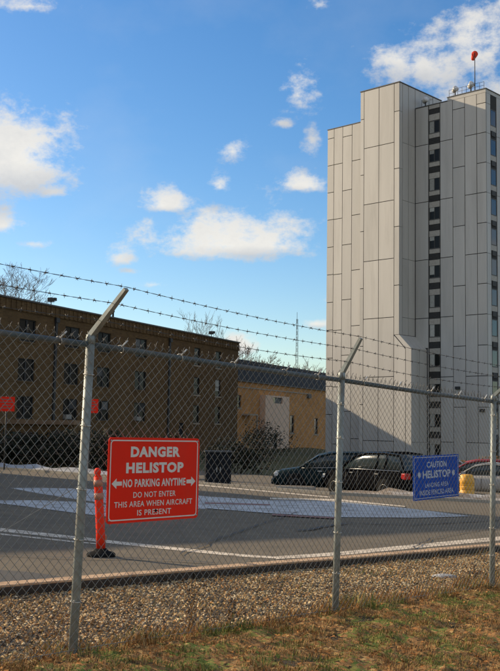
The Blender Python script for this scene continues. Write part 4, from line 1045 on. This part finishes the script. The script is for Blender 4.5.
# ------------------------------------------------------------------ gravel strip, grass verge
def fline(s, off=0.0): return F0 + FDv * s - FNv * off           # off: metres beyond the fence
sheet('gravel_bed', [fline(-9, -.05), fline(18, .30), K0 + KD * 22, K0 + KD * -9], 0.005, MT['gravel_bed'])
ico = bmesh.new(); bmesh.ops.create_icosphere(ico, subdivisions=1, radius=1.0)
iv = np.array([v.co[:] for v in ico.verts]); ifc = np.array([[v.index for v in f.verts] for f in ico.faces]); ico.free()
def gravel(n, smin, smax):
    a = rng.uniform(-2.4, 9.6, n); t = rng.uniform(0, 1, n)
    A = np.array(F0)[None, :] + np.outer(a, np.array(FDv))
    # foot of each stone between the fence line and the kerb
    kd = np.array(KN); dist = ((A - np.array(K0)) @ kd)              # distance from the fence line point to the kerb
    edge = .10 + .10 * np.sin(a * 2.1) + .07 * np.sin(a * 5.3 + 1) + np.clip((a - 2.0) * .055, 0, .5)
    p = A - np.outer(edge + t * (dist - edge - .0), kd)
    p[:, 2] = T0(p[:, 0], p[:, 1])
    return p
def stones(p, smin, smax, name, mats, w):
    n = len(p); s = np.exp(rng.uniform(np.log(smin), np.log(smax), n)); m = len(iv)
    sc = s[:, None] * rng.uniform(.6, 1.25, (n, 3)) * np.array([1, 1, .75])
    th = rng.uniform(0, 6.28, n); jit = rng.uniform(.62, 1.25, (n, m, 1))
    q = iv[None] * jit * sc[:, None, :]
    tl = rng.uniform(-.5, .5, n)
    q = np.stack([q[..., 0], q[..., 1] * np.cos(tl)[:, None] - q[..., 2] * np.sin(tl)[:, None], q[..., 1] * np.sin(tl)[:, None] + q[..., 2] * np.cos(tl)[:, None]], -1)
    c, s_ = np.cos(th)[:, None], np.sin(th)[:, None]
    q = np.stack([q[..., 0] * c - q[..., 1] * s_, q[..., 0] * s_ + q[..., 1] * c, q[..., 2]], -1)
    v = (q + p[:, None, :] + np.stack([np.zeros(n), np.zeros(n), s * rng.uniform(.15, .9, n)], 1)[:, None, :]).reshape(-1, 3)
    f = (ifc[None] + (np.arange(n) * m)[:, None, None]).reshape(-1, 3)
    w1 = np.array(w); w2 = w1 * np.array([.45, 1.3, .6, .25, 3.2, 1.6]); w2 /= w2.sum()
    k = np.array([mnoise.fractal((x * 2.2, y * 2.2, 4.0), 1.0, 2.0, 4) for x, y, _ in p])
    sel = (k + rng.normal(0, .12, n)) > .12
    mi = np.repeat(np.where(sel, rng.choice(len(mats), n, p=w2), rng.choice(len(mats), n, p=w1)), len(ifc))
    return stuff(link(name, big_mesh(name, v, f, mi, mats)))
STM = [MT['st_tan'], MT['st_brn'], MT['st_gry'], MT['st_pale'], MT['st_drk'], MT['st_rust']]
stones(gravel(60000, 0, 0), .005, .017, 'gravel', STM, [.34, .18, .12, .18, .10, .08])

def edge_of(a): return .10 + .10 * math.sin(a * 2.1) + .07 * math.sin(a * 5.3 + 1) + min(.5, max(0, (a - 2.0) * .055))
def turf_h(x, y):
    k = mnoise.fractal((x * 5.5, y * 5.5, 2.5), 1.0, 2.0, 3); k2 = mnoise.noise((x * 17, y * 17, 6.0))
    return max(0.0, .016 + .036 * k + .010 * k2)
def clump_one(x, y): return mnoise.fractal((x * 2.6, y * 2.6, 3.0), 1.0, 2.0, 4) + .6 * mnoise.noise((x * 1.1 + 9, y * 1.1, 1.0))
ns_, no_ = 440, 130; tv = []; tcol = []
for i in range(ns_ + 1):
    a = -2.2 + 11.2 * i / ns_; e = edge_of(a)
    for j in range(no_ + 1):
        o = -3.4 + (e + 3.4) * j / no_; p = F0 + FDv * a - FNv * o
        fade = min(1.0, (no_ - j) / 5.0); tv.append((p.x, p.y, T0(p.x, p.y) + .004 + turf_h(p.x, p.y) * fade))
        tcol.append(clump_one(p.x, p.y))
tv = np.array(tv); tcol = np.array(tcol); ii, jj = np.meshgrid(np.arange(ns_), np.arange(no_), indexing='ij'); b0 = (ii * (no_ + 1) + jj).ravel()
tf = np.stack([b0, b0 + no_ + 1, b0 + no_ + 2, b0 + 1], 1)
if True:
    q = tv[tf[0]]; 
    if np.cross(q[1] - q[0], q[2] - q[0])[2] < 0: tf = tf[:, ::-1]
g_ = tcol[b0] + rng.normal(0, .22, len(b0)); r_ = rng.uniform(0, 1, len(b0))
tmi = np.where(g_ > .42, np.where(r_ < .7, 1, 3), np.where(g_ > .08, np.where(r_ < .5, 1, 2), np.where(r_ < .12, 0, np.where(r_ < .55, 2, np.where(r_ < .75, 4, 5)))))
GRM = [MT['gr_straw'], MT['gr_olive'], MT['gr_brown'], MT['gr_green'], MT['gr_rust'], MT['gr_dark']]
stuff(link('turf', big_mesh('turf', tv, tf, tmi, GRM, True)))
def blades(p, hmin, hmax, wid, name, mats, mi, lay=.6):
    n = len(p); k = np.array([mnoise.fractal((x * 3.3 + 5, y * 3.3, 9.0), 1.0, 2.0, 3) for x, y, _ in p])
    h = rng.uniform(hmin, hmax, n) * rng.uniform(.6, 1.2, n) * np.clip(1.0 + k * 1.1, .35, 2.1); a = rng.uniform(0, 6.28, n) * .55 + np.array([mnoise.noise((x * 5, y * 5, 2.0)) for x, y, _ in p]) * 6; ln = rng.uniform(.15, 1.0, n) * lay
    d = np.stack([np.cos(a), np.sin(a), np.zeros(n)], 1); sd_ = np.stack([-np.sin(a), np.cos(a), np.zeros(n)], 1) * (wid * rng.uniform(.6, 1.4, n))[:, None]
    upv = np.array([0, 0, 1.0])[None]
    m1 = p + d * (h * ln * .35)[:, None] + upv * (h * .6)[:, None]; tp = p + d * (h * ln)[:, None] + upv * (h * (1.05 - .5 * ln))[:, None]
    v = np.stack([p - sd_, p + sd_, m1 + sd_ * .8, m1 - sd_ * .8, tp], 1).reshape(-1, 3)
    b = np.arange(n)[:, None] * 5
    f = np.concatenate([b + np.array([0, 1, 2]), b + np.array([0, 2, 3]), b + np.array([3, 2, 4])], 0)
    return stuff(link(name, big_mesh(name, v, f, np.tile(mi, 3), mats)))
GRM = [MT['gr_straw'], MT['gr_olive'], MT['gr_brown'], MT['gr_green'], MT['gr_rust'], MT['gr_dark']]
def verge(n, off0, off1, s0=-2.0, s1=9.5):
    a = rng.uniform(s0, s1, n); t = rng.uniform(0, 1, n); edge = .10 + .10 * np.sin(a * 2.1) + .07 * np.sin(a * 5.3 + 1) + np.clip((a - 2.0) * .055, 0, .5)
    o = off0 + (edge + off1 - off0) * t
    p = np.array(F0)[None] + np.outer(a, np.array(FDv)) - np.outer(o, np.array(FNv)); p[:, 2] = T0(p[:, 0], p[:, 1]) + np.array([turf_h(x, y) for x, y in p[:, :2]]) * np.clip((edge + .02 - o) / .12, 0, 1); return p
def clump_mat(p, bias=0.0):
    k = np.array([mnoise.fractal((x * 2.6, y * 2.6, 3.0), 1.0, 2.0, 4) for x, y, _ in p]); k2 = np.array([mnoise.noise((x * 1.1 + 9, y * 1.1, 1.0)) for x, y, _ in p])
    r_ = rng.uniform(0, 1, len(p)); g = k + k2 * .6 + rng.normal(0, .28, len(p)) + bias
    return np.where(g > .42, np.where(r_ < .6, 1, 3), np.where(g > .08, np.where(r_ < .55, 1, np.where(r_ < .8, 0, 2)), np.where(r_ < .30, 0, np.where(r_ < .62, 2, np.where(r_ < .86, 4, 5)))))
p = verge(230000, -3.2, .06)
dens_ = np.array([mnoise.fractal((x * 4.5 + 20, y * 4.5, 7.0), 1.0, 2.0, 3) for x, y, _ in p])
p = p[(dens_ + rng.uniform(-.5, .9, len(p))) > -.2]
blades(p, .012, .040, .0024, 'grass', GRM, clump_mat(p), 1.0)
# taller tufts along the fence line where the mower misses
p = verge(9000, -.12, .10)
blades(p, .04, .11, .0028, 'grass_tuft', GRM, clump_mat(p, -.15), 1.0)
# thin growth coming through the gravel
a = gravel(9000, 0, 0); k = np.array([mnoise.noise((x * 1.7, y * 1.7, 5.0)) for x, y, _ in a]); a = a[k + rng.uniform(-.25, .1, len(a)) > .1]
blades(a, .03, .09, .003, 'gravel_weed', GRM, clump_mat(a, -.2), .9)
# fallen leaves
p = np.concatenate([verge(2600, -3.0, .5), gravel(3200, 0, 0)]); n = len(p); an = rng.uniform(0, 6.28, n); s = rng.uniform(.008, .027, n)
d1 = np.stack([np.cos(an), np.sin(an), rng.uniform(-.5, .5, n)], 1) * s[:, None]; d2 = np.stack([-np.sin(an), np.cos(an), rng.uniform(-.5, .5, n)], 1) * (s * .55)[:, None]
c = p + np.array([0, 0, .03]); v = np.stack([c - d1, c + d2 + [0, 0, .006], c + d1, c - d2 + [0, 0, .006]], 1).reshape(-1, 3)
f = np.arange(4 * n).reshape(n, 4)
stuff(link('fallen_leaves', big_mesh('fallen_leaves', v, f, rng.choice(4, n, p=[.3, .36, .04, .3]), [MT['gr_rust'], MT['gr_brown'], MT['st_tan'], MT['gr_dark']])))

# dead weed stalks behind the mesh
def weed(x, y, h, label, seed):
    rd = random.Random(seed); t = thing('dead_weed', label, 'weed', lift((x, y), 0), 0, 'dead weed stalks in the gravel')
    st = MB(); hd = MB()
    for k in range(4):
        a = rd.uniform(0, 6.28); b = Vector((rd.uniform(-.03, .03), rd.uniform(-.03, .03), -.02)); tp = b + Vector((rd.uniform(-.08, .08), rd.uniform(-.08, .08), h * rd.uniform(.7, 1.0)))
        st.tube([b, b.lerp(tp, .5) + Vector((.012, 0, 0)), tp], [.005, .004, .003], 5)
        for j in range(14):
            q = b.lerp(tp, rd.uniform(.35, 1.0)); e = Vector((rd.uniform(-1, 1), rd.uniform(-1, 1), rd.uniform(-.2, .9))).normalized() * rd.uniform(.012, .03)
            st.tube([q, q + e], .0018, 3); c = q + e
            hd.tube([c - e * .25, c + e * .1, c + e * .5], [.002, .008, .002], 5)
    st.build('stalk', MT['gr_brown'], t); hd.build('seed_head', MT['bark'], t)
weed(-.42, 7.75, .44, 'dead brown weed stalk in the gravel right of the left post', 2)
weed(-.16, 8.05, .26, 'short dead weed beside the taller dead weed stalk', 5)
weed(2.62, 11.85, .22, 'small dead weed by the foot of the right post', 8)
# remnant of snow in the gravel
mb = MB(); mb.lathe([(.16, -.01), (.15, .015), (.09, .03), (.02, .035)], 12)
o = mb.build('snow_patch', MT['snow']); o.location = lift((2.35, 12.05), .012); o.scale = (1, .7, 1)
tag(o, 'small white patch of leftover snow on the gravel near the right post', 'snow')

# ------------------------------------------------------------------ render set-up
S.render.engine = 'CYCLES'
S.cycles.max_bounces = 8
